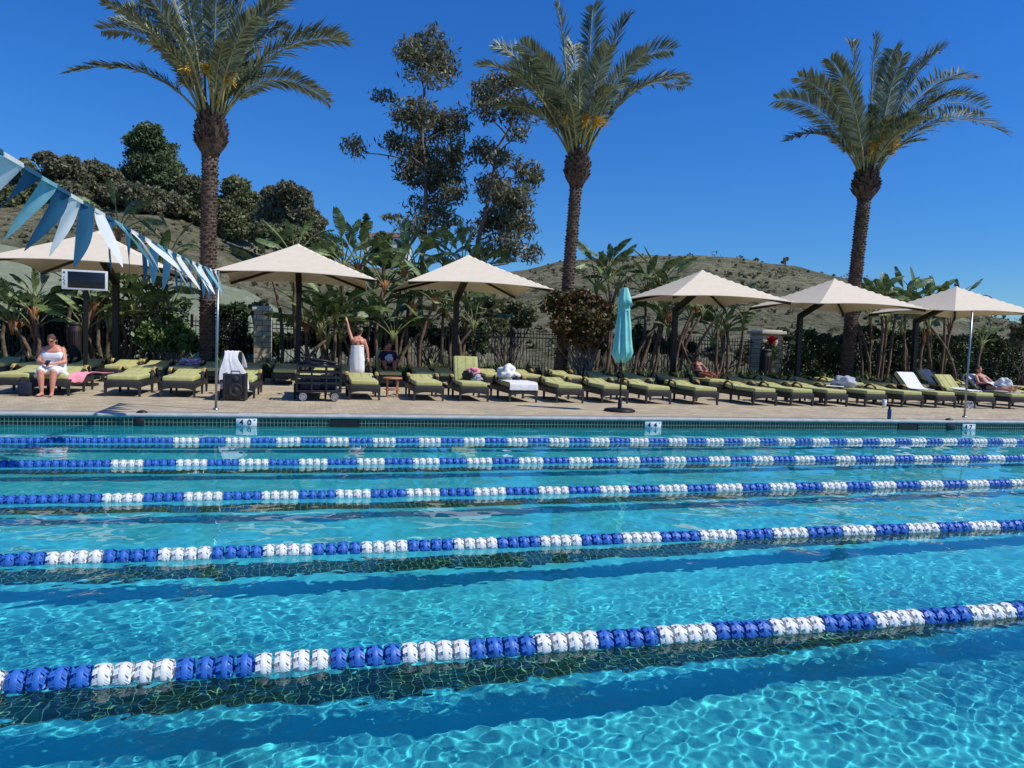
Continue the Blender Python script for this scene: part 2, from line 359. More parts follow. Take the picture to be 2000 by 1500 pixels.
# dark green tiled lane lines on the floor
ROPE_Y = [4.075+2.138*i for i in range(5)]
for i in range(-1, 5):
    yc = ROPE_Y[0]+2.138*(i+.5)-.17
    if yc > PY1-.5 or yc < PY0+.4: continue
    XX, YY = np.meshgrid(np.linspace(PX0+.5, PX1-.5, 60), np.array([yc-.17, yc+.17]))
    o = grid('lane_line', XX, YY, depth(XX)+.006, M['lanetile'], False); tag(o, kind='structure'); o.cycles.is_caustics_receiver = True

# ------------------------------------------------------------------ lane ropes
def float_mesh(name, mat, bead):
    mb = MB(); R = .067; n = 30; hw = .040
    # raised middle ring, narrower inner drum, swept vanes between: open petals on both sides
    def rev(prof, notch=0):
        V = []
        for r, z in prof:
            for j in range(n):
                th = 2*PI*j/n; rr = r*(1-notch*(j % 3 == 0)); V.append((z, rr*math.cos(th), rr*math.sin(th)))
        k = len(prof); mb.add(V, [[i*n+j, i*n+(j+1) % n, (i+1)*n+(j+1) % n, (i+1)*n+j] for i in range(k-1) for j in range(n)], 0)
    rev([(R*.72, -.014), (R*.97, -.017), (R*1.0, -.012), (R*1.03, 0), (R*1.0, .012), (R*.97, .017), (R*.72, .014)], .015)
    rev([(.010, -hw*.86), (R*.66, -hw*.88), (R*.84, -hw*.72), (R*.90, -.010), (R*.90, .010), (R*.84, hw*.72), (R*.66, hw*.88), (.010, hw*.86)])
    for q in range(8):
        for sg in (-1, 1):
            th = 2*PI*q/8; V = []; m_ = 6
            for i in range(m_):
                s_ = i/(m_-1); x = sg*(.008+s_*(hw-.008)); ro = R*(1.0-.07*s_**1.6); ri = R*(.50-.2*s_)
                for t in (0, .5, 1):
                    r = ri+(ro-ri)*t; a_ = th+sg*.10*s_+.62*t*t*(.55+.45*s_); V.append((x, r*math.cos(a_), r*math.sin(a_)))
            mb.add(V, [(3*i+j, 3*i+j+1, 3*i+j+4, 3*i+j+3) for i in range(m_-1) for j in range(2)], 0, True)
            # outer lip of the vane
            V = []
            for i in range(m_):
                s_ = i/(m_-1); x = sg*(.008+s_*(hw-.008)); r = R*(1.0-.07*s_**1.6); a_ = th+sg*.10*s_+.62*(.55+.45*s_)
                for t in (-.24, .24): V.append((x, r*math.cos(a_+t), r*math.sin(a_+t)))
            mb.add(V, [(2*i, 2*i+1, 2*i+3, 2*i+2) for i in range(m_-1)], 0, True)
    mb.tube([(-.05, 0, 0), (.05, 0, 0)], .014, 10)
    if bead: mb.ell((.048, 0, 0), (.020, .032, .032), 0, 12)
    o = mb.build(name, mat); me = o.data; bpy.data.objects.remove(o); return me
FM = {(c, b): float_mesh('float', M['floatblue' if c else 'floatwhite'], b) for c in (0, 1) for b in (0, 1)}
PER = .7697; PIT = PER/8
first_white = [-1.055-PER, atx(91, ROPE_Y[1], 0), atx(200, ROPE_Y[2], 0), atx(217, ROPE_Y[3], 0), atx(338, ROPE_Y[4], 0)]
ordn = ['nearest to the camera', 'second from the camera', 'third and middle of the five', 'fourth, second from the far wall', 'farthest, along the far pool wall']
for i, y in enumerate(ROPE_Y):
    root = thing('lane_rope', 'blue and white floating lane rope, '+ordn[i], 'lane rope', (0, y, 0), 0, 'lane ropes across the pool')
    mb = MB(); mb.tube([(PX0+.05, 0, .012), (PX1-.05, 0, .012)], .006, 6); mb.build('cable', M['steel'], root)
    fx = []; x0 = first_white[i]; k = -int((x0-PX0-.3)/PIT)
    while x0+k*PIT < PX1-.3:
        white = k >= 0 and (k//4) % 2 == 0
        fx.append((x0+(k+.5)*PIT, 0 if white else 1, k)); k += 1
    def vis(X):
        d = Vector((X, y, 0))-O; z = d.dot(fw); return z > 0 and abs(d.dot(rt)/z*F) < 1030
    order = sorted([q for q in fx if vis(q[0])], key=lambda q: (q[0]**2+y*y))
    parts = order[:100]; ids = set(q[2] for q in parts)
    rr = random.Random(i)
    for X_, c, k in parts:
        o = link('float', FM[c, k % 2], root, (X_, 0, .012+rr.uniform(-.003, .003))); o.rotation_euler = (rr.uniform(0, 6.28), 0, rr.uniform(-.03, .03)); o.cycles.is_caustics_receiver = True
    rest = [q for q in fx if q[2] not in ids and q[0] < 24]
    mbw = [MB()]
    arr = []; fcs = []; mi = []; nv = 0
    for X_, c, k in rest:
        me = FM[c, k % 2]; V = np.zeros(len(me.vertices)*3); me.vertices.foreach_get('co', V); V = V.reshape(-1, 3)
        a = rr.uniform(0, 6.28); Rm = np.array(Matrix.Rotation(a, 3, 'X')); mbw[0].add(V@Rm.T+np.array((X_, 0, .012)), [list(p.vertices) for p in me.polygons], c)
    if rest: tag(mbw[0].build('float_row', [M['floatwhite'], M['floatblue']], root), kind='stuff')

# ------------------------------------------------------------------ depth signs, skimmers
def text_mesh(s, size, depth_=.003):
    cu = bpy.data.curves.new('t', 'FONT'); cu.body = s; cu.size = size; cu.align_x = 'CENTER'; cu.align_y = 'CENTER'; cu.extrude = depth_; cu.offset = size*.02
    o = bpy.data.objects.new('t', cu); COL.objects.link(o); dg = bpy.context.evaluated_depsgraph_get(); dg.update()
    me = bpy.data.meshes.new_from_object(o.evaluated_get(dg)); bpy.data.objects.remove(o); return me
for (x0, x1, s1, s2, lab) in ((461, 502, '4', '0', 'white pool wall depth tile reading 4 0, below the left pole'), (1259, 1291, '4', '4', 'white pool wall depth tile reading 4 4, right of the teal umbrella base'), (1879, 1904, '4', '7', 'white pool wall depth tile reading 4 7, below the right pole')):
    a, b = atx(x0, PY1, .08), atx(x1, PY1, .08); c = (a+b)/2; wd = b-a
    root = thing('depth_sign', lab, 'depth sign', (c, PY1-.012, .07), 0, 'depth tiles on the far pool wall')
    mb = MB(); mb.rbox((0, 0, 0), (wd, .012, .165), .003, seg=1); mb.build('tile', M['whiteglz'], root)
    for s_, xo in ((s1, -.24*wd), (s2, .14*wd)):
        me = text_mesh(s_, .145); me.materials.clear(); me.materials.append(M['ink']); o = link('numeral', me, root, (xo, -.009, 0)); o.rotation_euler = (PI/2, 0, 0)
    mb = MB()
    for q in range(3): mb.box((.36*wd+q*.012, -.008, .05), (.007, .004, .02))
    mb.build('unit_mark', M['ink'], root)
for (x0, x1, lab) in ((646, 700, 'dark skimmer opening in the tiled wall under the cart'), (1755, 1791, 'dark skimmer opening in the tiled wall under the blue bottle')):
    a, b = atx(x0, PY1, .05), atx(x1, PY1, .05); c = (a+b)/2; wd = b-a
    root = thing('skimmer', lab, 'skimmer', (c, PY1-.008, .065), 0, 'skimmer openings in the far wall')
    mb = MB(); mb.box((0, 0, 0), (wd, .004, .15)); mb.build('opening', M['ink'], root)
    mb = MB()
    for sx_ in (-1, 1): mb.box((sx_*(wd/2+.008), -.006, 0), (.014, .012, .16))
    mb.build('frame', M['black'], root)
for (x0, x1, yy) in ((466, 512, 806), (661, 683, 807.5), (1770, 1788, 819)):
    a = atx(x0, PY1+.2, DECK); b = atx(x1, PY1+.2, DECK); mb = MB(); n = 5 if x0 == 466 else 1
    for q in range(n): mb.box((a+(b-a)*(q+.5)/n, PY1+.2, .2235), ((b-a)/n*(.8 if n > 1 else 1), .09, .006))
    tag(mb.build('deck_marker', M['whiteglz']), {466: 'row of small white marker tiles set in the coping above the 4 0 sign', 661: 'single white marker tile in the coping above the dark skimmer', 1770: 'white marker tile in the coping beside the blue bottle'}[x0], 'deck marker', 'white marker tiles in the coping')

for (x0, x1, xd, lab) in ((262, 281, 276, 'black dome-topped plate on the coping left of the left pole'), (1848, 1865, 1860, 'black dome-topped plate on the coping left of the right pole')):
    a, b = atx(x0, PY1, .05), atx(x1, PY1, .05); root = thing('domed_plate', lab, 'pool fitting', ((a+b)/2, PY1-.01, .06), 0, 'black domed plates on the far edge')
    mb = MB(); mb.rbox((0, 0, .01), (b-a, .014, .17), .004, seg=1); mb.build('plate', M['black'], root)  # flat black plate on the wall, black dome on the coping above
    mb = MB(); mb.ell((.03, .10, .165), (.10, .09, .05), 0, 14); mb.build('dome', M['black'], root)

# ------------------------------------------------------------------ terrain
def interp(x, P): return np.interp(x, [p[0] for p in P], [p[1] for p in P])
def vnoise(X, Y, s, seed=0, octs=4):
    out = np.zeros_like(X); a = 1; r = np.random.default_rng(seed)
    for o_ in range(octs):
        for q in range(5):
            th = r.random()*6.28; ph = r.random()*6.28; k = 6.28/(s*(.7+.6*r.random()))
            out += a*np.sin((X*math.cos(th)+Y*math.sin(th))*k+ph+1.5*np.sin((X*math.sin(th)-Y*math.cos(th))*k*.6+q))/5
        s *= .5; a *= .5
    return out
def terrain(name, sky, dist, d0, z0, mat, back=1.6, cols=260, rows=70, amp=.5, px0=-900, px1=2900, power=1.15):
    px = np.linspace(px0, px1, cols); X = np.zeros((rows, cols)); Y = X.copy(); Z = X.copy()
    for j, x in enumerate(px):
        D = interp(x, dist); d = ray(x, 750); d.z = 0; n = d.length; d /= n
        # height of the ridge so that its crest lands at the skyline
        rr = ray(x, interp(x, sky)); zr = EYE+rr.z/math.hypot(rr.x, rr.y)*D
        for i in range(rows):
            s_ = i/(rows-1)*back
            if s_ <= 1: dd = d0+(D-d0)*s_; z = z0+(zr-z0)*s_**power
            else: dd = D+(s_-1)*(D-d0)*1.2; z = zr-(s_-1)**1.5*abs(zr-z0)*1.3
            X[i, j], Y[i, j], Z[i, j] = d.x*dd, d.y*dd, z
    fade = np.clip((np.hypot(X, Y)-d0)/15, 0, 1)
    Z += vnoise(X, Y, 22, len(name))*amp*fade
    o = grid(name, X, Y, Z, mat); tag(o, kind='structure'); return X, Y, Z
HILL_SKY = [(-900, 370), (-200, 385), (0, 394), (100, 390), (230, 393), (300, 402), (400, 434), (450, 454), (500, 476), (560, 496), (640, 514), (720, 522), (800, 530), (900, 540), (1000, 528), (1080, 511), (1150, 503), (1250, 499), (1350, 497), (1400, 500), (1450, 507), (1500, 514), (1550, 520), (1600, 531), (1656, 544), (1745, 568), (1830, 593), (1915, 618), (2000, 634), (2200, 660), (2900, 680)]
HILL_D = [(-900, 95), (300, 95), (520, 100), (700, 120), (900, 130), (1400, 120), (2000, 120), (2900, 140)]
HX, HY, HZ = terrain('hill', HILL_SKY, HILL_D, 42, 0.2, M['hill'], amp=.45)
BANK_SKY = [(-900, 440), (-100, 470), (0, 475), (60, 488), (150, 512), (250, 536), (350, 550), (430, 553), (480, 566), (520, 588), (570, 622), (640, 660), (700, 690), (2900, 760)]
BX, BY, BZ = terrain('embankment', BANK_SKY, [(-900, 52), (2900, 58)], 38, 0.1, M['bank'], amp=.05, px1=760, cols=120, rows=40)
# ------------------------------------------------------------------ leaf clouds
def leafcloud(P, size, flat=.45, elong=1.8, droop=.0, seed=0, jit=.5):
    """P (n,3) centres -> quads (kite shaped leaves) randomly turned"""
    r = np.random.default_rng(seed); n = len(P)
    a = r.normal(size=(n, 3)); a[:, 2] -= droop; a /= np.linalg.norm(a, axis=1)[:, None]
    b = r.normal(size=(n, 3)); b -= a*(a*b).sum(1)[:, None]; b /= np.linalg.norm(b, axis=1)[:, None]
    s = size*(1-jit+2*jit*r.random(n))[:, None]
    L = a*s*elong/2; W = b*s*flat
    return np.stack([P-L, P+W, P+L, P-W], 1).reshape(-1, 3)
def blobpts(c, r, n, seed, hollow=.35, lump=.35):
    """points in a lumpy ellipsoid, denser to the outside and the top"""
    q = np.random.default_rng(seed); d = q.normal(size=(n, 3)); d /= np.linalg.norm(d, axis=1)[:, None]
    rad = (hollow+(1-hollow)*q.random(n)**.6)
    k = 1+lump*np.sin(d[:, 0]*5+seed)*np.sin(d[:, 1]*5+seed*2)*np.sin(d[:, 2]*5+seed*3)+.12*np.sin(d[:, 0]*13+seed)*np.sin(d[:, 2]*12)
    return np.array(c)+d*(rad*k)[:, None]*np.array(r)
def clumpy(c, r, n, seed, nc=14, cr=.38, **kw):
    q = np.random.default_rng(seed+77); C_ = blobpts(c, np.array(r)*.8, nc, seed+5, .3)
    out = []
    for i, cc in enumerate(C_): out.append(blobpts(cc, np.array(r)*cr*(.7+.6*q.random()), max(4, n//nc), seed*31+i, .2))
    return np.concatenate(out)
def limb(mb, a, b, r0, r1, seed=0, n=6, wob=.06, mi=0):
    a = Vector(a); b = Vector(b); q = random.Random(seed); L = (b-a).length; P = []
    for i in range(n+1):
        t = i/n; p = a.lerp(b, t)
        if 0 < i < n: p += Vector((q.uniform(-1, 1), q.uniform(-1, 1), q.uniform(-.5, .5)))*L*wob
        P.append(p)
    mb.tube(P, [r0+(r1-r0)*i/n for i in range(n+1)], 7, mi); return P

def euc_tree(trunkpx, blobs, Y, label, seed, nleaf=15000, leaf=.13):
    base = at(*trunkpx[0], Y=Y); base.z = .2
    root = thing('eucalyptus_tree', label, 'tree', base, 0, 'eucalyptus trees behind the pool fence')
    mb = MB(); P = [base]+[at(*p, Y=Y) for p in trunkpx[1:]]
    k = len(P); Q = []
    for i in range(k-1):
        for s_ in range(4): Q.append(P[i].lerp(P[i+1], s_/4)+Vector((math.sin(i*3+s_+seed)*.06, math.cos(i*2+s_)*.06, 0)))
    Q.append(P[-1]); mb.tube([q-base for q in Q], [.12*(1-.86*i/(len(Q)-1)) for i in range(len(Q))], 9)
    pts = []; tot = sum(b[2]*b[3]*b[4] for b in blobs)
    for i, (bx, by, rx, ry, dens) in enumerate(blobs):
        dz = math.sin(i*2.4+seed)*1.0; c = at(bx, by, Y=Y+dz); sc = (c-O).dot(fw)/F
        c0 = c-base
        st = min(Q, key=lambda q: (q-c).length+(2 if q.z > c.z else 0)+abs(q.z-c.z+1)*.6)
        limb(mb, st-base, c0, .045, .014, i+seed, 6, .07)
        rad = np.array((rx*sc, (rx+ry)/2*sc, ry*sc))*.95
        for q in range(7):
            rr_ = random.Random(i*50+q+seed); d = Vector((rr_.uniform(-1, 1), rr_.uniform(-1, 1), rr_.uniform(-.7, 1)))
            limb(mb, c0+Vector((0, 0, -rad[2]*.5)), c0+Vector((d.x*rad[0]*.85, d.y*rad[1]*.85, d.z*rad[2]*.85)), .014, .004, q+i, 4, .1)
        n = int(nleaf*bx/bx*rx*ry*dens/tot)
        pts.append(clumpy(c0, rad*1.12, int(n*.55), seed*100+i, 24, .36)); pts.append(blobpts(c0, rad*1.2, int(n*.45), seed*100+i+50, .1, .2))
    mb.build('trunk', M['eucbark'], root)
    P = np.concatenate(pts); V = leafcloud(P, leaf, .28, 1.9, .9, seed); qmesh('crown', V, len(P), M['eucleaf'], root)
    return root
euc_tree([(822, 640), (826, 470), (832, 330), (824, 230), (826, 175), (824, 120)],
    [(835, 108, 56, 42, 1.5), (800, 100, 34, 26, 1.0), (868, 132, 34, 28, .9), (835, 150, 55, 20, .5), (750, 188, 28, 16, .5), (694, 287, 28, 24, .8), (805, 222, 46, 32, 1.4), (855, 245, 40, 32, 1.4), (896, 240, 26, 32, 1.0), (776, 280, 40, 26, 1.0),
     (830, 300, 48, 40, 1.3), (885, 300, 34, 36, 1.2), (848, 350, 56, 34, 1.4), (800, 335, 34, 26, 1.), (885, 378, 34, 24, .9), (838, 402, 46, 30, 1.0), (820, 440, 50, 26, .8), (870, 430, 40, 26, .7), (925, 450, 30, 26, .6), (765, 425, 26, 8, .12)],
    34, 'tall slender grey-leaved eucalyptus with a separate round tuft at its very top', 3, 13000)
euc_tree([(925, 640), (936, 470), (958, 360), (975, 290), (1000, 235), (1010, 195)],
    [(952, 180, 36, 32, 1.0), (985, 165, 40, 26, .8), (1010, 215, 48, 34, .9), (950, 218, 28, 24, .6), (1010, 262, 30, 16, .4), (945, 296, 28, 26, 1.2), (980, 310, 26, 20, .9), (1030, 340, 32, 30, 1.1), (965, 365, 38, 34, 1.3), (1000, 390, 44, 36, 1.4), (965, 430, 34, 34, 1.2), (1010, 440, 40, 30, 1.3), (990, 480, 44, 26, 1.1), (1038, 495, 26, 22, .8), (940, 500, 30, 24, .8)],
    32.5, 'leaning eucalyptus with rust-tinged lower leaves, just left of the middle palm', 8, 10000)

# ------------------------------------------------------------------ trees on the left ridge
def ridge_tree(blobs, Y, label, seed, mat, n=7000, leaf=.42, basepy=430, name='hillside_tree', spire=False, nc=22):
    if n > 3000: leaf *= .74; n = int(n*1.5)
    bx = sum(b[0] for b in blobs)/len(blobs); base = at(bx, basepy, Y=Y)
    root = thing(name, label, 'tree', base, 0, 'trees along the left ridge')
    mb = MB(); pts = []; tot = sum(b[2]*b[3] for b in blobs)
    top = min(blobs, key=lambda b: b[1]); tp = at(top[0], top[1], Y=Y)-base
    trunk = limb(mb, (0, 0, -2.5), tp, .32, .08, seed, 8, .02)
    for i, (x, y, rx, ry) in enumerate(blobs):
        c = at(x, y, Y=Y+math.sin(i*2+seed)*1.2); sc = (c-O).dot(fw)/F; c0 = c-base
        limb(mb, trunk[3], c0, .12, .05, i+seed, 5, .06)
        rv = np.array((rx*sc, (rx+ry)*.5*sc, ry*sc)); m_ = int(n*rx*ry/tot); rv = rv*.86; pts.append(clumpy(c0, rv*1.05, int(m_*.6), seed*40+i, int(nc*1.5), .30)); pts.append(blobpts(c0, rv*1.08, int(m_*.4), seed*40+i+9, .3, .2))
    mb.build('trunk', M['eucbark'], root)
    P = np.concatenate(pts); qmesh('crown', leafcloud(P, leaf, .5, 1.5, 0, seed), len(P), mat, root)
ridge_tree([(15, 345, 34, 34), (45, 330, 24, 22), (5, 385, 34, 28), (45, 385, 36, 28), (60, 360, 24, 20)], 88, 'dark ridge tree at the far left edge behind the pennants', 1, M['ridgeleaf'], 12000, .4, 420)
ridge_tree([(88, 310, 22, 16), (112, 325, 28, 20), (138, 318, 20, 16), (105, 350, 38, 24), (130, 375, 44, 24), (95, 385, 36, 22), (150, 348, 24, 18)], 90, 'open-crowned ridge eucalyptus with wispy top clumps left of the dense pine', 2, M['ridgeleaf2'], 13000, .34, 415)
ridge_tree([(185, 335, 34, 22), (160, 355, 28, 22), (215, 352, 28, 26), (190, 378, 48, 24), (228, 382, 34, 22), (170, 392, 36, 16)], 92, 'broad low ridge tree immediately left of the tall pine', 3, M['ridgeleaf2'], 13000, .36, 415)
ridge_tree([(292, 256, 30, 18), (284, 276, 42, 26), (296, 300, 50, 32), (304, 330, 60, 36), (322, 360, 62, 36), (270, 350, 44, 36), (350, 374, 38, 24)], 96, 'tallest dense green pine rising above the left ridge', 4, M['pineleaf'], 30000, .30, 425, 'pine_tree', nc=34)
ridge_tree([(262, 380, 34, 26), (300, 388, 38, 26), (335, 398, 34, 24), (285, 402, 40, 14)], 90, 'greyish bushy tree under the tall pine, pale trunk showing', 5, M['ridgeleaf2'], 10000, .34, 425)
ridge_tree([(372, 368, 32, 30), (388, 400, 38, 32), (352, 400, 30, 28), (400, 425, 34, 18)], 93, 'brown-green ridge tree directly behind the left palm trunk', 6, M['ridgeleaf'], 11000, .36, 448)
ridge_tree([(460, 366, 32, 26), (472, 395, 38, 32), (448, 425, 38, 34), (486, 435, 34, 32), (420, 405, 28, 30), (462, 452, 36, 16)], 92, 'rounded olive tree on the ridge right of the left palm trunk', 7, M['ridgeleaf'], 16000, .34, 475)
ridge_tree([(528, 382, 20, 20), (560, 374, 26, 22), (590, 388, 24, 24), (545, 412, 42, 30), (585, 422, 38, 30), (612, 436, 28, 22), (520, 430, 30, 26)], 85, 'grey spiky-topped tree at the right end of the ridge above the second umbrella', 8, M['ridgeleaf2'], 16000, .32, 485)
ridge_tree([(515, 458, 36, 28), (560, 462, 40, 28), (610, 472, 36, 26), (590, 490, 40, 18), (640, 490, 30, 20)], 80, 'dark low tree below the ridge behind the second umbrella', 9, M['ridgeleaf'], 12000, .32, 500)
ridge_tree([(715, 425, 6, 8), (714, 440, 9, 12), (712, 462, 12, 14)], 110, 'small pointed conifer poking above the paddle leaves', 10, M['pineleaf'], 1600, .35, 500, 'pine_tree', nc=8)
ridge_tree([(748, 470, 20, 18), (745, 495, 26, 20), (760, 510, 30, 16)], 100, 'dark bushy tree beside the far white house', 11, M['pineleaf'], 4000, .4, 515)
ridge_tree([(500, 600, 14, 10), (515, 592, 10, 8), (490, 608, 14, 8)], 40, 'small sparse dark tree above the left stone pillar', 12, M['ridgeleaf'], 900, .16, 640, 'small_tree', nc=10)
ridge_tree([(1472, 510, 4, 3), (1478, 507, 5, 3)], 108, 'tiny lone shrub on the right hill crest, left one', 13, M['ridgeleaf'], 160, .25, 516, 'hillside_shrub', nc=4)
ridge_tree([(1535, 506, 7, 4), (1530, 512, 5, 4)], 108, 'tiny lone shrub on the right hill crest, right one', 14, M['ridgeleaf'], 220, .25, 522, 'hillside_shrub', nc=4)
# far white house between the paddle plants
root = thing('house', 'far white house half hidden behind the paddle plants', 'house', at(760, 508, Y=150), -.2)
mb = MB(); mb.box((0, 0, 1.6), (8, 6, 5)); mb.build('wall', M['cream'], root)
mb = MB(); mb.add([(-4.4, -3.4, 4.11), (4.4, -3.4, 4.11), (4.4, 3.4, 4.11), (-4.4, 3.4, 4.11), (-2.4, 0, 5.4), (2.4, 0, 5.4)], [(0, 1, 5, 4), (2, 3, 4, 5), (1, 2, 5), (3, 0, 4), (3, 2, 1, 0)], 0, False); mb.build('roof', M['roof'], root)
for xo in (-2.4, 0, 2.4):
    mb = MB(); mb.box((xo, -3.02, 2.4), (1.1, .06, 1.3)); mb.build('window', M['glassdark'], root)
# scrub scattered over the hills: uncountable
pts = []; r = np.random.default_rng(9)
fx_ = HX.ravel(); fy_ = HY.ravel(); fz_ = HZ.ravel(); ok = np.hypot(fx_, fy_) > 46
idx = r.choice(np.nonzero(ok)[0], 7500); nn = vnoise(fx_, fy_, 18, 5)
for q in idx:
    if nn[q] < -.1: continue
    s_ = r.random()**4*.7+.12; pts.append(blobpts((fx_[q]+r.normal()*.8, fy_[q]+r.normal()*.8, fz_[q]+s_*.3), (s_*1.3, s_*1.3, s_*.75), 20, int(q) % 997, .2))
P = np.concatenate(pts); o = qmesh('scrub', leafcloud(P, .24, .4, 1.6, 0, 4), len(P), M['scrub']); tag(o, kind='stuff')

# ------------------------------------------------------------------ date palms
def frond(name, parent, P0, P1, P2, seed, L=None):
    q = np.random.default_rng(seed); n = 26
    t = np.linspace(0, 1, n)[:, None]; P0, P1, P2 = [np.array(p, float) for p in (P0, P1, P2)]
    C = (1-t)**2*P0+2*t*(1-t)*P1+t*t*P2
    T = np.gradient(C, axis=0); T /= np.linalg.norm(T, axis=1)[:, None]
    ln = np.linalg.norm(np.diff(C, axis=0), axis=1).sum()
    upv = np.array((0, 0, 1.)); S = np.cross(T, upv); nn = np.linalg.norm(S, axis=1)
    fb = np.cross(T[0], (1, .2, 0)); S[nn < .15] = fb; S /= np.linalg.norm(S, axis=1)[:, None]
    tw = q.uniform(-.85, .85); N = np.cross(S, T); S2 = S*math.cos(tw)+N*math.sin(tw); N = np.cross(S2, T); N[N[:, 2] < 0] *= 1
    S = S2
    V = []; m = 84
    for i in range(m):
        s_ = .17+.83*(i+.5)/m; k = s_*(n-1); a = int(k); f_ = k-a; a2 = min(a+1, n-1)
        c = C[a]*(1-f_)+C[a2]*f_; tt = T[a]; ss = S[a]; nv = N[a]
        w_ = math.sin(PI*min(1, (s_-.12)/.9))**.6
        ll = (.22+.28*w_)*(.9+.2*q.random())*ln/3.2
        if s_ > .93: ll *= .8
        for sd in (-1, 1):
            fwd = .75+.55*s_; lift = .26+q.choice((-.2, 0, .3))+q.normal()*.2
            d = tt*fwd+ss*sd*1.0+nv*lift; d /= np.linalg.norm(d); d2 = d+np.array((0, 0, -.22)); d2 /= np.linalg.norm(d2)
            wv = np.cross(d, nv+ss*.3*q.normal()); wv /= np.linalg.norm(wv); hw = .027+.012*q.random()
            tip = c+d*ll*.55+d2*ll*.45
            V += [c-wv*hw*.5, c+d*ll*.5-wv*hw, tip, c+d*ll*.5+wv*hw]
    o = qmesh(name, np.array(V), len(V)//4, M['palmleaf'], parent)
    mb = MB(); mb.tube([tuple(C[i]) for i in range(0, n, 2)], [.038*(1-i/n)**.8+.006 for i in range(0, n, 2)], 5); mb.build('rachis', M['rachis'], o)
    return o
def date_palm(label, basepx, topx, top_py, Y, wpx, tips, seed, bootpx, wb):
    base = at(basepx, 700, Y=Y); base.z = DECK-.02
    crown = at(topx, top_py, Y=Y); sc = (crown-O).dot(fw)/F; c0 = crown-base
    root = thing('date_palm', label, 'palm tree', base, 0, 'date palms behind the loungers')
    q = random.Random(seed)
    boot0 = at(bootpx[0], bootpx[1], Y=Y)-base
    def axis(z):
        t = z/c0.z; return Vector((c0.x*t, c0.y*t, z))+Vector((math.sin(t*3+seed)*.04, 0, 0))
    R = wpx*sc/2; RB = wb*sc/2
    mb = MB(); mb.tube([axis(z) for z in np.linspace(0, boot0.z, 12)], [R*.9*(1.12 if i == 0 else 1) for i in range(12)], 14)
    z = 0; row = 0; rad = lambda z: R*.93*(1+.08*max(0, 1-z/1.2))
    while z < boot0.z:
        n = 8
        for j in range(n):
            th = 2*PI*(j+.5*(row % 2))/n+z*.35+q.uniform(-.08, .08); r0 = rad(z)*.84; r1 = rad(z)*(1.12+q.uniform(-.08, .12)); c = axis(z); w_ = .66*PI/n*1.35; h = .13*q.uniform(.85, 1.1)
            def p(a, r, zz): return (c.x+r*math.cos(th+a), c.y+r*math.sin(th+a), z+zz)
            V = [p(-w_, r0, 0), p(w_, r0, 0), p(w_*.55, r1, h*.75), p(-w_*.55, r1, h*.75), p(-w_*.5, r0*.97, h*1.05), p(w_*.5, r0*.97, h*1.05)]
            mb.add(V, [(0, 1, 2, 3), (3, 2, 5, 4), (0, 3, 4), (1, 5, 2)], 0, False)
        z += .105; row += 1
    mb.build('trunk', M['palmstem'], root)
    mb = MB(); H = c0.z-boot0.z; prof = lambda t: RB*(.62+.38*min(1, t*5))*(1-.30*max(0, (t-.55)/.45))
    mb.tube([axis(boot0.z+H*t) for t in np.linspace(-.04, 1.05, 10)], [prof(max(0, t))*.82 for t in np.linspace(-.04, 1.05, 10)], 14)
    t = 0; row = 0
    while t < 1.08:
        n = 12
        for j in range(n):
            th = 2*PI*(j+.5*(row % 2))/n+q.uniform(-.12, .12); c = axis(boot0.z+H*t); r0 = prof(t)*.85; r1 = prof(t)*(1.0+q.uniform(-.05, .16)); w_ = PI/n*.85; h = .17+q.uniform(-.03, .07)
            def p(a, r, zz): return (c.x+r*math.cos(th+a), c.y+r*math.sin(th+a), c.z+zz)
            V = [p(-w_, r0, 0), p(w_, r0, 0), p(w_*.6, r1, h), p(-w_*.6, r1, h), p(-w_*.5, r1*.86, h*.95), p(w_*.5, r1*.86, h*.95)]
            mb.add(V, [(0, 1, 2, 3), (3, 2, 5, 4), (0, 3, 4), (1, 5, 2)], 0, False)
        t += .078/H*1.3; row += 1
    mb.build('boot', M['palmboot'], root)
    k = 0
    def add(tip3, start_r=.2, sag=.5):
        nonlocal k
        d = Vector((tip3.x, tip3.y, 0))-Vector((c0.x, c0.y, 0)); h = d.length; dn = d.normalized() if h > .01 else Vector((1, 0, 0))
        P0 = c0+dn*start_r*RB*2.2+Vector((0, 0, -.1)); L = (tip3-P0).length
        dz = tip3.z-P0.z; P1 = P0+dn*(h*.36)+Vector((0, 0, max(dz*.78, dz*.5)+h*(.09+.24*sag)))
        frond('frond', root, P0, P1, tip3, seed*100+k); k += 1
    for (tx, ty, dep, sag) in tips:
        tip = at(tx, ty, Y=Y+dep)-base; add(tip, .3, sag)
    for i in range(11):                        # hidden and rear fronds filling the crown
        az = q.uniform(0, 2*PI); el = q.uniform(.45, 1.25); L = 2.7*q.uniform(.85, 1.1)
        tip = c0+Vector((math.cos(az)*math.cos(el)*L*.75, math.sin(az)*math.cos(el)*L*1.3, math.sin(el)*L*.92)); add(tip, .12, .4)
    for i in range(5):                          # yellow flower stalks and pale sheaths
        az = -PI/2+(i-2)*.75+q.uniform(-.2, .2); mb = MB(); b = c0+Vector((math.cos(az)*.14, math.sin(az)*.14, .1))
        e_ = b+Vector((math.cos(az)*.5, math.sin(az)*.6, .95+q.uniform(-.3, .15))); mb.tube([b, b.lerp(e_, .5)+Vector((0, 0, .1)), e_], [.035, .03, .018], 6)
        for s_ in range(70):
            v = Vector((math.cos(az)*.3+q.uniform(-.2, .2), math.sin(az)*.3+q.uniform(-.2, .2), q.uniform(-.12, .3))); mb.tube([e_-Vector((0, 0, q.uniform(0, .3))), e_+v*.6, e_+v+Vector((0, 0, -.12))], [.011, .012, .007], 3, 0, False)
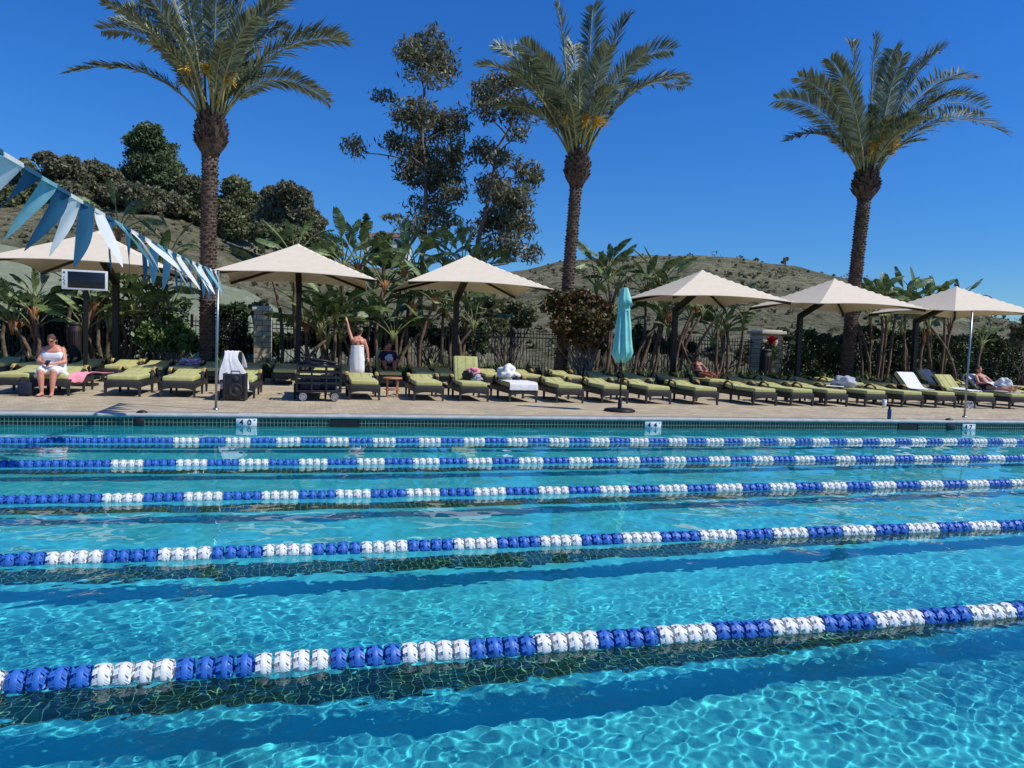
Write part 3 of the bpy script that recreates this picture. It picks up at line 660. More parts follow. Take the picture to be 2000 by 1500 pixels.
        mb.build('flower_stalk', M['palmflower'], root)
    return root
date_palm('largest left date palm with thick dark boot, crown cut by the top edge', 405, 414, 222, 26.2, 32, [(128, 142, -.6, .9), (205, 8, -1.2, .35), (225, 40, .4, .5), (262, -30, -1.5, .2), (300, -60, 1.0, .2), (340, -70, -1.4, .15), (385, -90, .8, .1), (425, -95, -1.6, .1), (465, -80, 1.2, .1), (500, -60, -1, .15), (545, 5, -.8, .3), (585, -10, 1.5, .3), (668, 72, .7, .55), (680, 82, -.9, .6), (642, 200, -.3, 1.5), (560, 60, 2, .4), (240, 20, 2.0, .4), (320, 40, -2.4, .4), (500, 30, -2.4, .4), (200, 60, 1.5, .5)], 3, (411, 302), 62)
date_palm('middle date palm standing behind the copper shrub, crown wholly in frame', 1096, 1128, 298, 26.3, 25, [(935, 126, -.6, .6), (968, 92, .8, .4), (1018, 88, -.8, .4), (966, 212, .3, .9), (1010, 155, 1.6, .5), (1088, 12, -.4, .05), (1158, 14, .4, .05), (1228, 32, -.6, .15), (1312, 98, .5, .4), (1342, 152, -.5, .5), (1336, 170, .8, .6), (1262, 105, -1.6, .3), (1050, 110, -2.0, .3), (1120, 90, 2.0, .1), (1190, 90, -2.0, .2), (1240, 175, 1.8, .5), (1000, 130, 0, .5)], 5, (1127, 362), 51)
date_palm('right date palm with narrow dark trunk and pale yellow flower stalks', 1652, 1695, 336, 26.3, 26, [(1517, 196, -.4, .5), (1535, 275, .3, 1.2), (1560, 152, -.8, .4), (1575, 165, 1.2, .5), (1622, 118, -.5, .2), (1664, 86, .5, .1), (1708, 72, -.5, .05), (1746, 98, .6, .1), (1762, 110, -1.6, .1), (1838, 98, -.3, .15), (1896, 150, .5, .35), (1888, 185, -.6, .4), (1922, 215, .4, .7), (1960, 258, -.3, .8), (1800, 130, 1.8, .3), (1640, 160, -1.8, .3), (1600, 200, 1.6, .5)], 9, (1690, 388), 52)

# ------------------------------------------------------------------ giant paddle-leaf plants (bird of paradise)
def paddle_leaf(parent, base, dirv, pet, L, W, seed, droop=.5):
    q = random.Random(seed); d = Vector(dirv).normalized(); b = Vector(base)
    e_ = b+d*pet; hz = Vector((d.x, d.y, 0)); hz = hz.normalized() if hz.length > .05 else Vector((q.uniform(-1, 1), q.uniform(-1, 1), 0)).normalized()
    pts = []; p = e_.copy(); t = d.copy(); n = 12
    for i in range(n+1):
        pts.append(p.copy()); t = (t+hz*droop*.055+Vector((0, 0, -droop*.085))).normalized(); p = p+t*L/n
    side0 = hz.cross(Vector((0, 0, 1))).normalized(); roll = q.uniform(-.9, .9)
    mb = MB(); fold = q.uniform(.15, .6)
    for i in range(n):
        s0, s1 = i/n, (i+1)/n; tt = (pts[i+1]-pts[i]).normalized(); nv = side0.cross(tt).normalized(); sd = side0*math.cos(roll)+nv*math.sin(roll); nv = tt.cross(sd)
        w0 = W*math.sin(PI*min(1, .06+s0*.94))**.6*(1-.15*s0); w1 = W*math.sin(PI*min(.98, .06+s1*.94))**.6*(1-.15*s1)
        for sg in (-1, 1):
            tear = q.random() < .3; g = .015*L if tear else 0; j = q.uniform(-.12, .12) if tear else 0; back = .10*L
            o0 = sd*sg*w0+nv*(fold*w0+j*w0)+tt*back; o1 = sd*sg*w1+nv*(fold*w1+j*w1)+tt*back
            a0 = pts[i]; a1 = pts[i+1]; m0 = a0+sd*sg*w0*.5+nv*(fold*w0*.65)+tt*back*.4; m1 = a1+sd*sg*w1*.5+nv*(fold*w1*.65)+tt*back*.4
            V = [a0, a1, m1-tt*g, m0+tt*g, a1+o1-tt*g*2, a0+o0+tt*g*2]
            f = [(0, 1, 2, 3), (3, 2, 4, 5)] if sg > 0 else [(3, 2, 1, 0), (5, 4, 2, 3)]
            mb.add([v[:] for v in V], f, 0, False)
    mb.tube([b, b.lerp(e_, .5)+Vector((0, 0, .02)), e_]+pts[2::3], [.030, .024, .018]+[.014, .011, .008, .005][:len(pts[2::3])], 5, 1)
    return mb.build('leaf', [M['bop'], M['bopstem']], parent)
def paddle_plant(label, px, Y, stems, seed, leafL=1.1):
    """stems: (foot dx px, top px, top py, number of leaves)"""
    base = at(px, 700, Y=Y); base.z = .26
    root = thing('paddle_plant', label, 'plant', base, 0, 'giant bird of paradise plants along the fence')
    q = random.Random(seed)
    for si, (dx, tx, ty, nl) in enumerate(stems):
        f0 = at(px+dx, 700, Y=Y+q.uniform(-.3, .3)); f0.z = .2; tp = at(tx, ty, Y=Y+q.uniform(-.3, .3)); a = f0-base; bq = tp-base
        mb = MB(); n = 9; P = []; bow = q.uniform(-.28, .28)
        for i in range(n):
            t = i/(n-1); p = a.lerp(bq, t); p.x += bow*math.sin(PI*t)*min(1, (bq.z-a.z)/2); p.x += (bq.x-a.x)*(t*t-t)*.5+q.uniform(-.02, .02); P.append(p)
        if bq.z-a.z > .9:
            mb.tube(P, [.070*(1-.35*i/n)*(1.12 if i % 2 else .95) for i in range(n)], 9); mb.build('trunk', M['boptrunk'], root)
        # fan of sheaths
        mb = MB(); top = P[-1]; fan = q.uniform(-.5, .5)
        dirs = []
        for l in range(nl):
            s_ = (l+.5)/nl*2-1; an = s_*1.15+q.uniform(-.12, .12); oy = q.uniform(-.45, .25)
            dirs.append(Vector((math.sin(an)*math.cos(fan), math.sin(an)*math.sin(fan)+oy*.5, math.cos(an)*1.05)).normalized())
        for d in dirs: mb.tube([top-Vector((0, 0, .30)), top+d*.12, top+d*.30], [.05, .04, .020], 5)
        mb.build('sheath', M['dryleaf'] if q.random() < .3 else M['bopstem'], root)
        for l, d in enumerate(dirs):
            ll = leafL*q.uniform(.62, .98); pet = ll*q.uniform(.5, .85); paddle_leaf(root, top+d*.12, d, pet, ll, ll*.21*q.uniform(.85, 1.15), seed*97+si*13+l, q.uniform(.3, 1.1))
    return root
PP = [  # label, px, Y, stems, seed, leaf length
 ('small paddle-leaf clump at the far left edge under the first umbrella', 40, 27.5, [(0, 36, 640, 5), (25, 65, 612, 5), (-20, 12, 610, 4)], 1, .9),
 ('paddle-leaf clump rising behind the scoreboard, bare curved trunks below', 175, 27.2, [(-25, 148, 560, 4), (5, 175, 590, 4), (28, 204, 570, 4)], 2, 1.0),
 ('tall paddle-leaf clump whose dark leaves stand above the first umbrella', 240, 27.5, [(-12, 232, 455, 4), (10, 250, 560, 3), (22, 300, 590, 4), (0, 262, 600, 3)], 3, 1.15),
 ('paddle-leaf clump between the first umbrella and the left palm trunk', 318, 27.8, [(-10, 312, 540, 4), (0, 330, 500, 3)], 4, .9),
 ('single thin curved paddle plant with one upright lit leaf left of the second umbrella', 556, 28.0, [(-8, 527, 530, 2)], 5, 1.0),
 ('paddle-leaf clump with fringed golden sheath beside the second umbrella post', 600, 27.0, [(0, 598, 640, 6), (-16, 575, 505, 4)], 6, 1.05),
 ('tall paddle-leaf clump with orange sheaths behind the standing woman', 665, 27.3, [(-20, 655, 610, 4), (0, 672, 520, 6), (12, 700, 525, 6)], 7, 1.2),
 ('leafy paddle clump between the second and third umbrellas, low fresh shoots', 735, 27.6, [(-5, 730, 610, 6), (12, 752, 560, 5)], 8, 1.15),
 ('tall paddle-leaf clump just left of the third umbrella top', 790, 27.6, [(-10, 790, 530, 6), (14, 812, 530, 6), (30, 850, 590, 4)], 9, 1.2),
 ('dark paddle-leaf clump hidden behind the third umbrella post', 890, 27.8, [(-30, 868, 520, 5), (5, 905, 525, 6), (20, 925, 545, 4)], 10, 1.15),
 ('paddle-leaf clump with bright leaves between the middle palm and teal umbrella', 1180, 27.8, [(-20, 1165, 560, 5), (5, 1190, 545, 6), (18, 1205, 560, 4)], 11, 1.1),
 ('dark paddle-leaf clump right of the teal umbrella', 1262, 27.8, [(-12, 1262, 570, 5), (14, 1290, 560, 5), (20, 1310, 580, 4)], 12, 1.1),
 ('leaning reddish-trunked paddle clump under the fourth umbrella', 1345, 27.6, [(-40, 1350, 625, 4), (-14, 1372, 610, 4), (12, 1400, 620, 3)], 13, .9),
 ('thin dark paddle plant between the fourth umbrella and the right stone pillar', 1430, 27.8, [(-10, 1420, 640, 4), (6, 1452, 620, 4)], 14, .95),
 ('dense paddle thicket between the right palm trunk and the fifth umbrella post', 1712, 27.6, [(-24, 1700, 620, 5), (0, 1722, 600, 5), (20, 1750, 605, 5), (8, 1735, 640, 4)], 15, 1.0),
 ('tall paddle clump with upright leaves above the fifth umbrella right slope', 1785, 27.6, [(-14, 1768, 595, 5), (6, 1790, 600, 5), (24, 1815, 610, 5)], 16, 1.05),
 ('leaning paddle clump with orange dead sheath below the sixth umbrella', 1845, 27.6, [(-20, 1855, 640, 4), (0, 1870, 600, 4)], 17, .95),
 ('small separate paddle plant in front of the right hedge near the frame edge', 1915, 27.4, [(0, 1918, 672, 6)], 18, .75),
]
_q = random.Random(2)
for a in PP: paddle_plant(a[0], a[1], a[2], [(s_[0], s_[1], s_[2], s_[3]+2) for s_ in a[3]]+([(_q.uniform(-34, 34), a[1]+_q.uniform(-42, 42), _q.uniform(590, 665), 6) for _ in range(3)] if a[4] not in (5, 18) else []), a[4], a[5])

# ------------------------------------------------------------------ fence, pillars, hedges, shrubs
FY = 29.4
root = thing('fence', 'long black metal picket fence behind the planting bed', 'fence', (0, FY, .3))
x = -14.0; bay = 2.4
while x < 34:
    mb = MB(); mb.box((x, 0, .95), (.09, .09, 2.0)); mb.ell((x, 0, 1.99), (.06, .06, .06), 0, 8); mb.build('post', M['fence'], root)
    mb = MB()
    for z in (.18, 1.62, 1.78): mb.box((x+bay/2, 0, z), (bay-.1, .035, .04))
    for i in range(17):
        xx = x+(i+1)*bay/18; mb.box((xx, -.002, .98), (.022, .022, 1.84)); mb.lathe([(.017, 1.9), (.0, 1.97)], 4, (xx, -.002, 0))
    mb.build('picket_panel', M['fence'], root); x += bay
def pillar(px0, px1, pyt, label):
    a = at(px0, pyt, Y=28.9); b = at(px1, pyt, Y=28.9); c = (a.x+b.x)/2; wd = b.x-a.x; H = a.z-.2
    root = thing('stone_pillar', label, 'pillar', (c, 29.2, .2))
    mb = MB(); mb.rbox((0, 0, H/2-.05), (wd*.86, wd*.86, H-.1), .03); mb.build('shaft', M['stone'], root)
    mb = MB(); mb.rbox((0, 0, H-.04), (wd*1.04, wd*1.04, .14), .02); mb.rbox((0, 0, H+.05), (wd*.8, wd*.8, .06), .01); mb.build('cap', M['cap'], root)
pillar(493, 533, 601, 'cream stone pillar with flat cap in the fence, right of the left palm')
pillar(1482, 1528, 647, 'cream stone pillar with red flowers in front, left of the fifth umbrella post')
def hedge(label, px0, px1, pyt, Y, seed, mat='hedgeleaf', th=.9, n=9000, zb=.2, leaf=.085):
    a = at(px0, pyt, Y=Y); b = at(px1, pyt, Y=Y); H = (a.z+b.z)/2-zb; W = b.x-a.x
    root = thing('hedge', label, 'hedge', ((a.x+b.x)/2, Y, zb))
    q = np.random.default_rng(seed); P = q.random((n, 3)); P = (P-.5)*np.array((W, th, 0))+np.stack([0*P[:, 0], 0*P[:, 0], P[:, 2]*H], 1)
    face = q.random(n); P[face < .45, 1] = -th/2+q.normal(size=(face < .45).sum())*.05; tp = (face > .7); P[tp, 2] = H+q.normal(size=tp.sum())*.05
    P[:, 1] += .12*np.sin(P[:, 0]*3.1+seed)*np.cos(P[:, 2]*4); P[:, 2] *= 1+.06*np.sin(P[:, 0]*2.3+seed)+.04*np.sin(P[:, 0]*6)
    qmesh('foliage', leafcloud(P, leaf, .5, 1.5, 0, seed), n, M[mat], root)
    mb = MB(); q2 = random.Random(seed)
    for i in range(int(W/.5)):
        xx = -W/2+.25+i*.5
        for k in range(3): limb(mb, (xx, 0, 0), (xx+q2.uniform(-.25, .25), q2.uniform(-.25, .25), H*.85), .03, .01, i*3+k, 4, .08)
    mb.build('stems', M['eucbark'], root)
hedge('long dark hedge behind the fence on the far left', -60, 372, 590, 30.2, 1, n=16000)
hedge('short green hedge between the left palm trunk and the stone pillar', 427, 486, 606, 30.0, 2, n=5000)
hedge('clipped green hedge right of the right stone pillar', 1532, 1662, 658, 28.6, 3, n=9000)
hedge('clipped green hedge at the right edge under the sixth umbrella', 1832, 2060, 664, 28.8, 4, n=14000)
hedge('tall dark foliage screen behind the paddle thicket on the right', 1670, 1840, 652, 29.0, 12, n=9000)
def shrub(label, blobs, Y, seed, mat, n=6000, leaf=.1, name='shrub', base_py=None, stems=6, cat='shrub'):
    bx = sum(b[0] for b in blobs)/len(blobs); base = at(bx, 700, Y=Y); base.z = .25
    root = thing(name, label, cat, base); mb = MB(); pts = []; tot = sum(b[2]*b[3] for b in blobs)
    for i, (x, y, rx, ry) in enumerate(blobs):
        c = at(x, y, Y=Y+math.sin(i*2.1)*.2); sc = (c-O).dot(fw)/F; c0 = c-base; pts.append(clumpy(c0, (rx*sc, (rx+ry)*.42*sc, ry*sc), int(n*rx*ry/tot), seed*30+i, 18, .34))
        for k in range(stems): limb(mb, (math.sin(k*2)*.12, math.cos(k*2)*.12, 0), c0+Vector((math.sin(k*1.7)*rx*sc*.5, 0, math.cos(k)*ry*sc*.4)), .035, .01, i*9+k, 5, .07)
    mb.build('branches', M['eucbark'], root); P = np.concatenate(pts); qmesh('foliage', leafcloud(P, leaf, .45, 1.5, 0, seed), len(P), M[mat], root)
shrub('rounded copper-brown leafed bush around the middle palm trunk', [(1100, 612, 42, 46), (1145, 592, 50, 38), (1128, 640, 66, 44), (1176, 622, 30, 48), (1150, 665, 40, 28)], 25.7, 1, 'copperleaf', 17000, .10, 'copper_bush', stems=7, cat='bush')
shrub('yellow-green shrub left of the left palm trunk', [(300, 650, 36, 34), (345, 648, 36, 34), (370, 665, 26, 26), (322, 672, 50, 20)], 27.0, 2, 'shrubleaf', 9000, .1)
shrub('grey-green wild shrub behind the fence, right of the third umbrella post', [(950, 600, 40, 26), (1000, 610, 34, 30), (1035, 615, 26, 26), (965, 640, 40, 22)], 32, 3, 'ridgeleaf', 5000, .11)
shrub('dark shrub filling the gap behind the fence under the third umbrella', [(830, 650, 34, 26), (870, 660, 30, 24), (800, 640, 24, 24)], 31.5, 4, 'hedgeleaf', 6000, .1)
shrub('dark shrub behind the fence left of the standing woman', [(560, 660, 34, 22), (610, 655, 30, 26), (655, 668, 26, 20)], 31.0, 5, 'hedgeleaf', 5500, .1)
shrub('brown twiggy shrub behind the fence beneath the fourth umbrella', [(1330, 680, 40, 20), (1400, 690, 36, 18), (1455, 690, 30, 20)], 31.5, 6, 'ridgeleaf2', 4200, .09)
shrub('dark purple-leafed tree cut by the right edge of the frame', [(1995, 655, 22, 26), (2015, 630, 26, 26)], 27.2, 7, 'ridgeleaf2', 4000, .1, 'leafy_tree', cat='tree')
for i_, (x_, w_, t_, lb) in enumerate(((60, 60, 600, 'dark shrub mass behind the fence at the far left'), (180, 60, 610, 'dark shrub mass behind the fence under the scoreboard'), (505, 40, 650, 'low dark shrub behind the stone pillar on the left'), (700, 50, 640, 'dark shrub mass behind the fence right of the standing woman'), (760, 40, 620, 'dark shrub mass behind the fence behind the man in navy'), (905, 50, 620, 'tall dark shrub behind the fence at the third umbrella post'), (1180, 40, 660, 'dark shrub behind the fence beside the copper bush'), (1250, 50, 640, 'dark shrub behind the fence right of the teal umbrella'), (1310, 50, 655, 'dark shrub behind the fence at the fourth umbrella post'))):
    shrub(lb, [(x_-w_*.5, (t_+700)/2, w_*.55, (700-t_)*.5), (x_+w_*.5, (t_+705)/2, w_*.55, (700-t_)*.46), (x_, (t_+690)/2, w_*.5, (700-t_)*.52)], 30.6+.2*(i_ % 3), 20+i_, 'hedgeleaf', 3600, .12, stems=3)
# red flowers by the right pillar
c = at(1507, 664, Y=28.2); root = thing('flowering_plant', 'red flowering plant in front of the right stone pillar', 'plant', (c.x, c.y, .25)); c0 = c-root.location
mb = MB()
for k in range(7): limb(mb, (0, 0, 0), c0+Vector((math.sin(k*2)*.2, 0, math.cos(k)*.1)), .012, .006, k, 4, .05)
mb.build('stems', M['bopstem'], root)
P = blobpts(c0, (.2, .15, .2), 160, 3, .2); qmesh('flowers', leafcloud(P, .09, .6, 1.2, 0, 3), len(P), M['redflower'], root)
P = blobpts(c0+Vector((0, .1, -.5)), (.4, .25, .5), 500, 4, .2); qmesh('leaves', leafcloud(P, .12, .25, 2.2, 0, 3), len(P), M['shrubleaf'], root)
# strappy ground cover, uncountable
V = []; r = np.random.default_rng(21)
for c in range(330):
    cx = r.uniform(-11, 27); cy = r.uniform(26.75, 28.6); s_ = r.uniform(.45, .95)
    for l in range(22):
        az = r.uniform(0, 2*PI); d = np.array((math.cos(az), math.sin(az), 0)); el = r.uniform(.5, 1.4); L = s_*r.uniform(.6, 1.1); p0 = np.array((cx, cy, .3)); p1 = p0+d*L*.35*math.cos(el)+np.array((0, 0, L*.6*math.sin(el)+.05)); p2 = p1+d*L*.45*math.cos(el)+np.array((0, 0, L*.30*math.sin(el)-.08))
        wv = np.cross(d, (0, 0, 1))*.022; V += [p0-wv, p0+wv, p1+wv, p1-wv, p1-wv, p1+wv, p2+wv*.2, p2-wv*.2]
o = qmesh('ground_cover', np.array(V), len(V)//4, M['straps']); tag(o, kind='stuff')
# low clipped hedge along the back of the deck
P = r.random((26000, 3))*np.array((40, .5, .34))+np.array((-12, 26.35, .2)); P[:, 2] += .05*np.sin(P[:, 0]*2.2); o = qmesh('low_planting', leafcloud(P, .07, .5, 1.4, 0, 8), len(P), M['hedgeleaf']); tag(o, kind='stuff')

# ------------------------------------------------------------------ shade umbrellas
CY = 23.7
def shade_umbrella(apex_px, label, side=4.35):
    X = atx(apex_px[0], CY, DECK+4.1); root = thing('shade_umbrella', label, 'umbrella', (X, CY, DECK), 0, 'beige shade umbrellas over the loungers')
    h = side/2; n = 24; za, zc = 4.24, 3.14
    U, Vv = np.meshgrid(np.linspace(-1, 1, n+1), np.linspace(-1, 1, n+1)); R_ = np.maximum(abs(U), abs(Vv)); mn_ = np.minimum(abs(U), abs(Vv)); s_ = np.where(R_ > 0, mn_/np.maximum(R_, 1e-6), 0)
    k = 1-.075*R_**2*(1-s_**2); Zc = za-(za-zc)*R_**.93+.10*R_**3*(1-s_**2)
    o = grid('canopy', U*h*k, Vv*h*k, Zc, M['canopy'], False, root); sm = o.modifiers.new('s', 'SOLIDIFY'); sm.thickness = .012
    # hem along the edge
    mb = MB(); E_ = []
    for a, b in (((-1, -1), (1, -1)), ((1, -1), (1, 1)), ((1, 1), (-1, 1)), ((-1, 1), (-1, -1))):
        P = []
        for t in np.linspace(0, 1, 13):
            u = a[0]+(b[0]-a[0])*t; v = a[1]+(b[1]-a[1])*t; s2 = min(abs(u), abs(v)); kk = 1-.075*(1-s2**2); P.append((u*h*kk, v*h*kk, zc+.10*(1-s2**2)-.012))
        mb.tube(P, .016, 5)
    mb.build('hem', M['canopy'], root)
    for a, b in ((-1, -1), (1, -1), (1, 1), (-1, 1)):
        mb = MB(); mb.tube([(0, 0, 3.62), (a*h*.5, b*h*.5, 3.36), (a*h*.97, b*h*.97, 3.08)], .045, 6); mb.build('rib', M['darkmetal'], root)
    mb = MB(); mb.lathe([(0, 3.5), (.14, 3.5), (.14, 3.68), (.05, 3.72), (.04, 4.16), (0, 4.16)], 12); mb.build('hub', M['darkmetal'], root)
    mb = MB(); mb.box((0, 1.9, 1.47), (.17, .17, 2.98)); mb.build('post', M['darkmetal'], root)
    mb = MB(); mb.rbox((0, 1.9, .02), (.42, .42, .04), .01); mb.build('base_plate', M['darkmetal'], root)
    mb = MB(); a = Vector((0, 1.9, 2.9)); b = Vector((0, 0, 3.62)); d = b-a; Rr = d.to_track_quat('Z', 'X').to_matrix(); mb.box((a+b)/2, (.16, .18, d.length+.12), 0, Rr); mb.build('arm', M['darkmetal'], root)
    return root
for px, lb in (((193, 462), 'beige square shade umbrella farthest left, behind the pennants and scoreboard'), ((583, 483), 'beige square shade umbrella right of the left palm, above the black cart'), ((915, 505), 'beige square shade umbrella between the eucalyptus trees and the middle palm'),
               ((1372, 532), 'beige square shade umbrella right of the closed teal one, over the person with the towel'), ((1630, 548), 'beige square shade umbrella in front of the right palm trunk'), ((1868, 562), 'beige square shade umbrella farthest right, cut by the frame edge')):
    shade_umbrella(px, lb)

# ------------------------------------------------------------------ loungers
def lounger(name, angle):
    root = thing(name, 'x', 'sun lounger', (0, 0, 0))
    mb = MB(); zr = .285
    for sx_ in (-1, 1): mb.rbox((sx_*.355, 1.0, zr), (.05, 1.98, .15), .015)
    mb.rbox((0, .02, zr), (.70, .045, .15), .015); mb.rbox((0, 1.97, zr), (.70, .045, .15), .015)
    mb.box((0, 1.0, zr+.03), (.68, 1.92, .03))
    # arched apron under the foot rail
    V = []; n = 10
    for i in range(n+1):
        x = -.33+.66*i/n; zz = .215-.05*abs(2*i/n-1)**2.2; V += [(x, .0, .22), (x, .0, zz), (x, .04, zz), (x, .04, .22)]
    mb.add(V, [f for i in range(n) for f in ((4*i, 4*i+4, 4*i+5, 4*i+1), (4*i+1, 4*i+5, 4*i+6, 4*i+2), (4*i+3, 4*i+2, 4*i+6, 4*i+7))], 0, False)
    mb.build('frame', M['wicker'], root)
    for sx_ in (-1, 1):
        for y in (.035, 1.22, 1.96):
            mb = MB(); mb.box((sx_*.35, y, .125), (.06, .06, .25), 0, None, .72); mb.build('leg', M['wicker'], root)
        mb = MB(); P = [(sx_*.375, 1.05+.62*t, .34+.25*math.sin(PI*t)**.55) for t in np.linspace(0, 1, 13)]; mb.tube(P, .03, 6); a = mb.build('armrest', M['wicker'], root)
        mb = MB(); Q = [(p[0], p[1], p[2]+.012) for p in P[2:-2]]
        V = []
        for p in Q: V += [(p[0]-.045, p[1], p[2]), (p[0]-.03, p[1], p[2]+.022), (p[0]+.03, p[1], p[2]+.022), (p[0]+.045, p[1], p[2])]
        k = len(Q); mb.add(V, [(4*i+j, 4*i+j+1, 4*i+j+5, 4*i+j+4) for i in range(k-1) for j in range(3)]+[(0, 1, 2, 3), (4*k-1, 4*k-2, 4*k-3, 4*k-4)], 0); mb.build('arm_cap', M['arm'], a)  # tan strip on the dark arm: sun sheen and wear in its colour
    def puff(V): V = V.copy(); V[:, 2] += .012*np.cos(V[:, 0]*4.2)*np.sign(V[:, 2]+.001); return V
    mb = MB(); mb.rbox((0, .64, .415), (.66, 1.24, .115), .038, 0, None, 4, puff); mb.build('seat_cushion', M['cushion'], root)
    piv = Vector((0, 1.26, .37)); R = Matrix.Rotation(angle, 3, 'X')
    def T(v): return piv+R@Vector(v)
    mb = MB(); c = T((0, .37, .055)); mb.rbox(c, (.65, .74, .11), .038, 0, R, 4); bc = mb.build('back_cushion', M['cushion'], root)
    mb = MB()
    for xo in (-.22, 0, .22): mb.tube([T((xo, .04, .111)), T((xo, .70, .111))], .006, 4)
    mb.build('piping', M['piping'], bc)
    mb = MB(); c = T((0, .37, -.018)); mb.rbox(c, (.69, .77, .03), .01, 0, R)
    if angle > .2:
        for sx_ in (-1, 1): mb.tube([T((sx_*.25, .5, -.03)), (sx_*.25, 1.26+.42*math.cos(angle)*.8+.22, .3)], .014, 5)
    mb.build('back_panel', M['wicker'], root)
    return root
P_FLAT = lounger('sun_lounger', .12); P_UP = lounger('sun_lounger', 1.22); P_MID = lounger('sun_lounger', .78)
LG = {'f': P_FLAT, 'u': P_UP, 'm': P_MID}; used = set()
def place(kind, X, Y, rz, label, group):
    o = LG[kind]
    if kind in used: o = dup(o)
    used.add(kind); o.location = (X, Y, DECK-.004); o.rotation_euler = (0, 0, rz); o['label'] = label; o['group'] = group
    return o
R1Y = 18.3
row1 = [(20, 'f', 'front-row lounger at the far left edge, beside the backpack'), (98, 'f', 'front-row lounger the seated woman sits on, with a pink towel'),
 (238, 'f', 'empty front-row lounger right of the seated woman'), (347, 'f', 'empty front-row lounger left of the steel pennant pole'), (465, 'f', 'front-row lounger behind the black speaker and draped white towel'),
 (606, 'f', 'front-row lounger mostly hidden behind the black cart'), (712, 'f', 'empty front-row lounger between the cart and the small round table'), (838, 'f', 'empty front-row lounger right of the small round table'),
 (927, 'u', 'front-row lounger with backrest raised upright and a pink bag on it'), (1022, 'f', 'front-row lounger with a white towel spread over its foot end'), (1113, 'f', 'front-row lounger right of the towel-covered one'),
 (1203, 'f', 'front-row lounger directly behind the closed teal umbrella'), (1287, 'f', 'first front-row lounger right of the closed teal umbrella'), (1378, 'f', 'second front-row lounger right of the closed teal umbrella'),
 (1494, 'f', 'front-row lounger just after the gap right of the teal umbrella'), (1569, 'f', 'front-row lounger in front of the fifth umbrella post'), (1637, 'f', 'front-row lounger in front of the right palm trunk'),
 (1713, 'f', 'front-row lounger with a blue-white bundle at its head, white cup below'), (1785, 'f', 'front-row lounger just right of the blue bottle, next to the towel-backed one'), (1850, 'm', 'front-row lounger with half-raised back covered by a white towel'),
 (1922, 'm', 'front-row lounger with bare green half-raised back near the right pole'), (1990, 'm', 'front-row lounger the reclining person lies on'), (2065, 'f', 'front-row lounger at the far right edge beyond the reclining person')]
FRONT = {}
for px, k, lb in row1:
    X = atx(px, R1Y, DECK+.3); FRONT[px] = X; q = random.Random(px)
    place(k, X, R1Y+q.uniform(-.05, .05), q.uniform(-.025, .025), 'green-cushioned wicker '+lb, 'loungers in the front row along the pool')
R2Y = 23.1
row2 = [(-20, 'f', 'at the far left edge, shaded by the first umbrella'), (60, 'f', 'behind the seated woman on the left'), (150, 'f', 'below the brown litter bin'), (228, 'f', 'right of the brown litter bin, partly sunlit'), (292, 'f', 'with a sunlit head end, left of the flowered towel'), (352, 'f', 'with a flowered beach towel on its back'),
 (410, 'f', 'in front of the left palm trunk'), (484, 'f', 'behind the draped white towel and speaker'), (556, 'f', 'left of the second umbrella post'), (632, 'f', 'right of the second umbrella post, above the cart'), (690, 'f', 'beside the standing woman in the towel'), (763, 'u', 'where the man in navy sits'),
 (835, 'f', 'right of the man in navy'), (880, 'f', 'hidden behind the upright green backrest'), (968, 'f', 'right of the upright green backrest'), (1040, 'f', 'left of the middle palm trunk'), (1120, 'f', 'right of the middle palm trunk'), (1190, 'f', 'left of the teal umbrella pole'), (1262, 'f', 'first right of the teal umbrella pole'), (1330, 'f', 'left of the towel-draped chair under the fourth umbrella'),
 (1400, 'm', 'with the reclining sunbather and white towel under the fourth umbrella'), (1470, 'f', 'at the feet of the shaded sunbather'), (1540, 'f', 'in front of the right stone pillar'), (1605, 'f', 'right of the fifth umbrella post'), (1672, 'f', 'in front of the right palm trunk'), (1738, 'f', 'above the blue-white bundle'), (1805, 'f', 'behind the towel-backed lounger'), (1872, 'm', 'with a grey towel on its raised back'), (1940, 'f', 'behind the reclining person at the right'), (2010, 'f', 'at the far right edge')]
B2 = {}
for px, k, lb in row2:
    X = atx(px, R2Y, DECK+.3); B2[px] = X; q = random.Random(px+9)
    place(k, X, R2Y+q.uniform(-.08, .08), q.uniform(-.04, .04), 'green-cushioned wicker back-row lounger '+lb, 'loungers in the back row under the umbrellas')

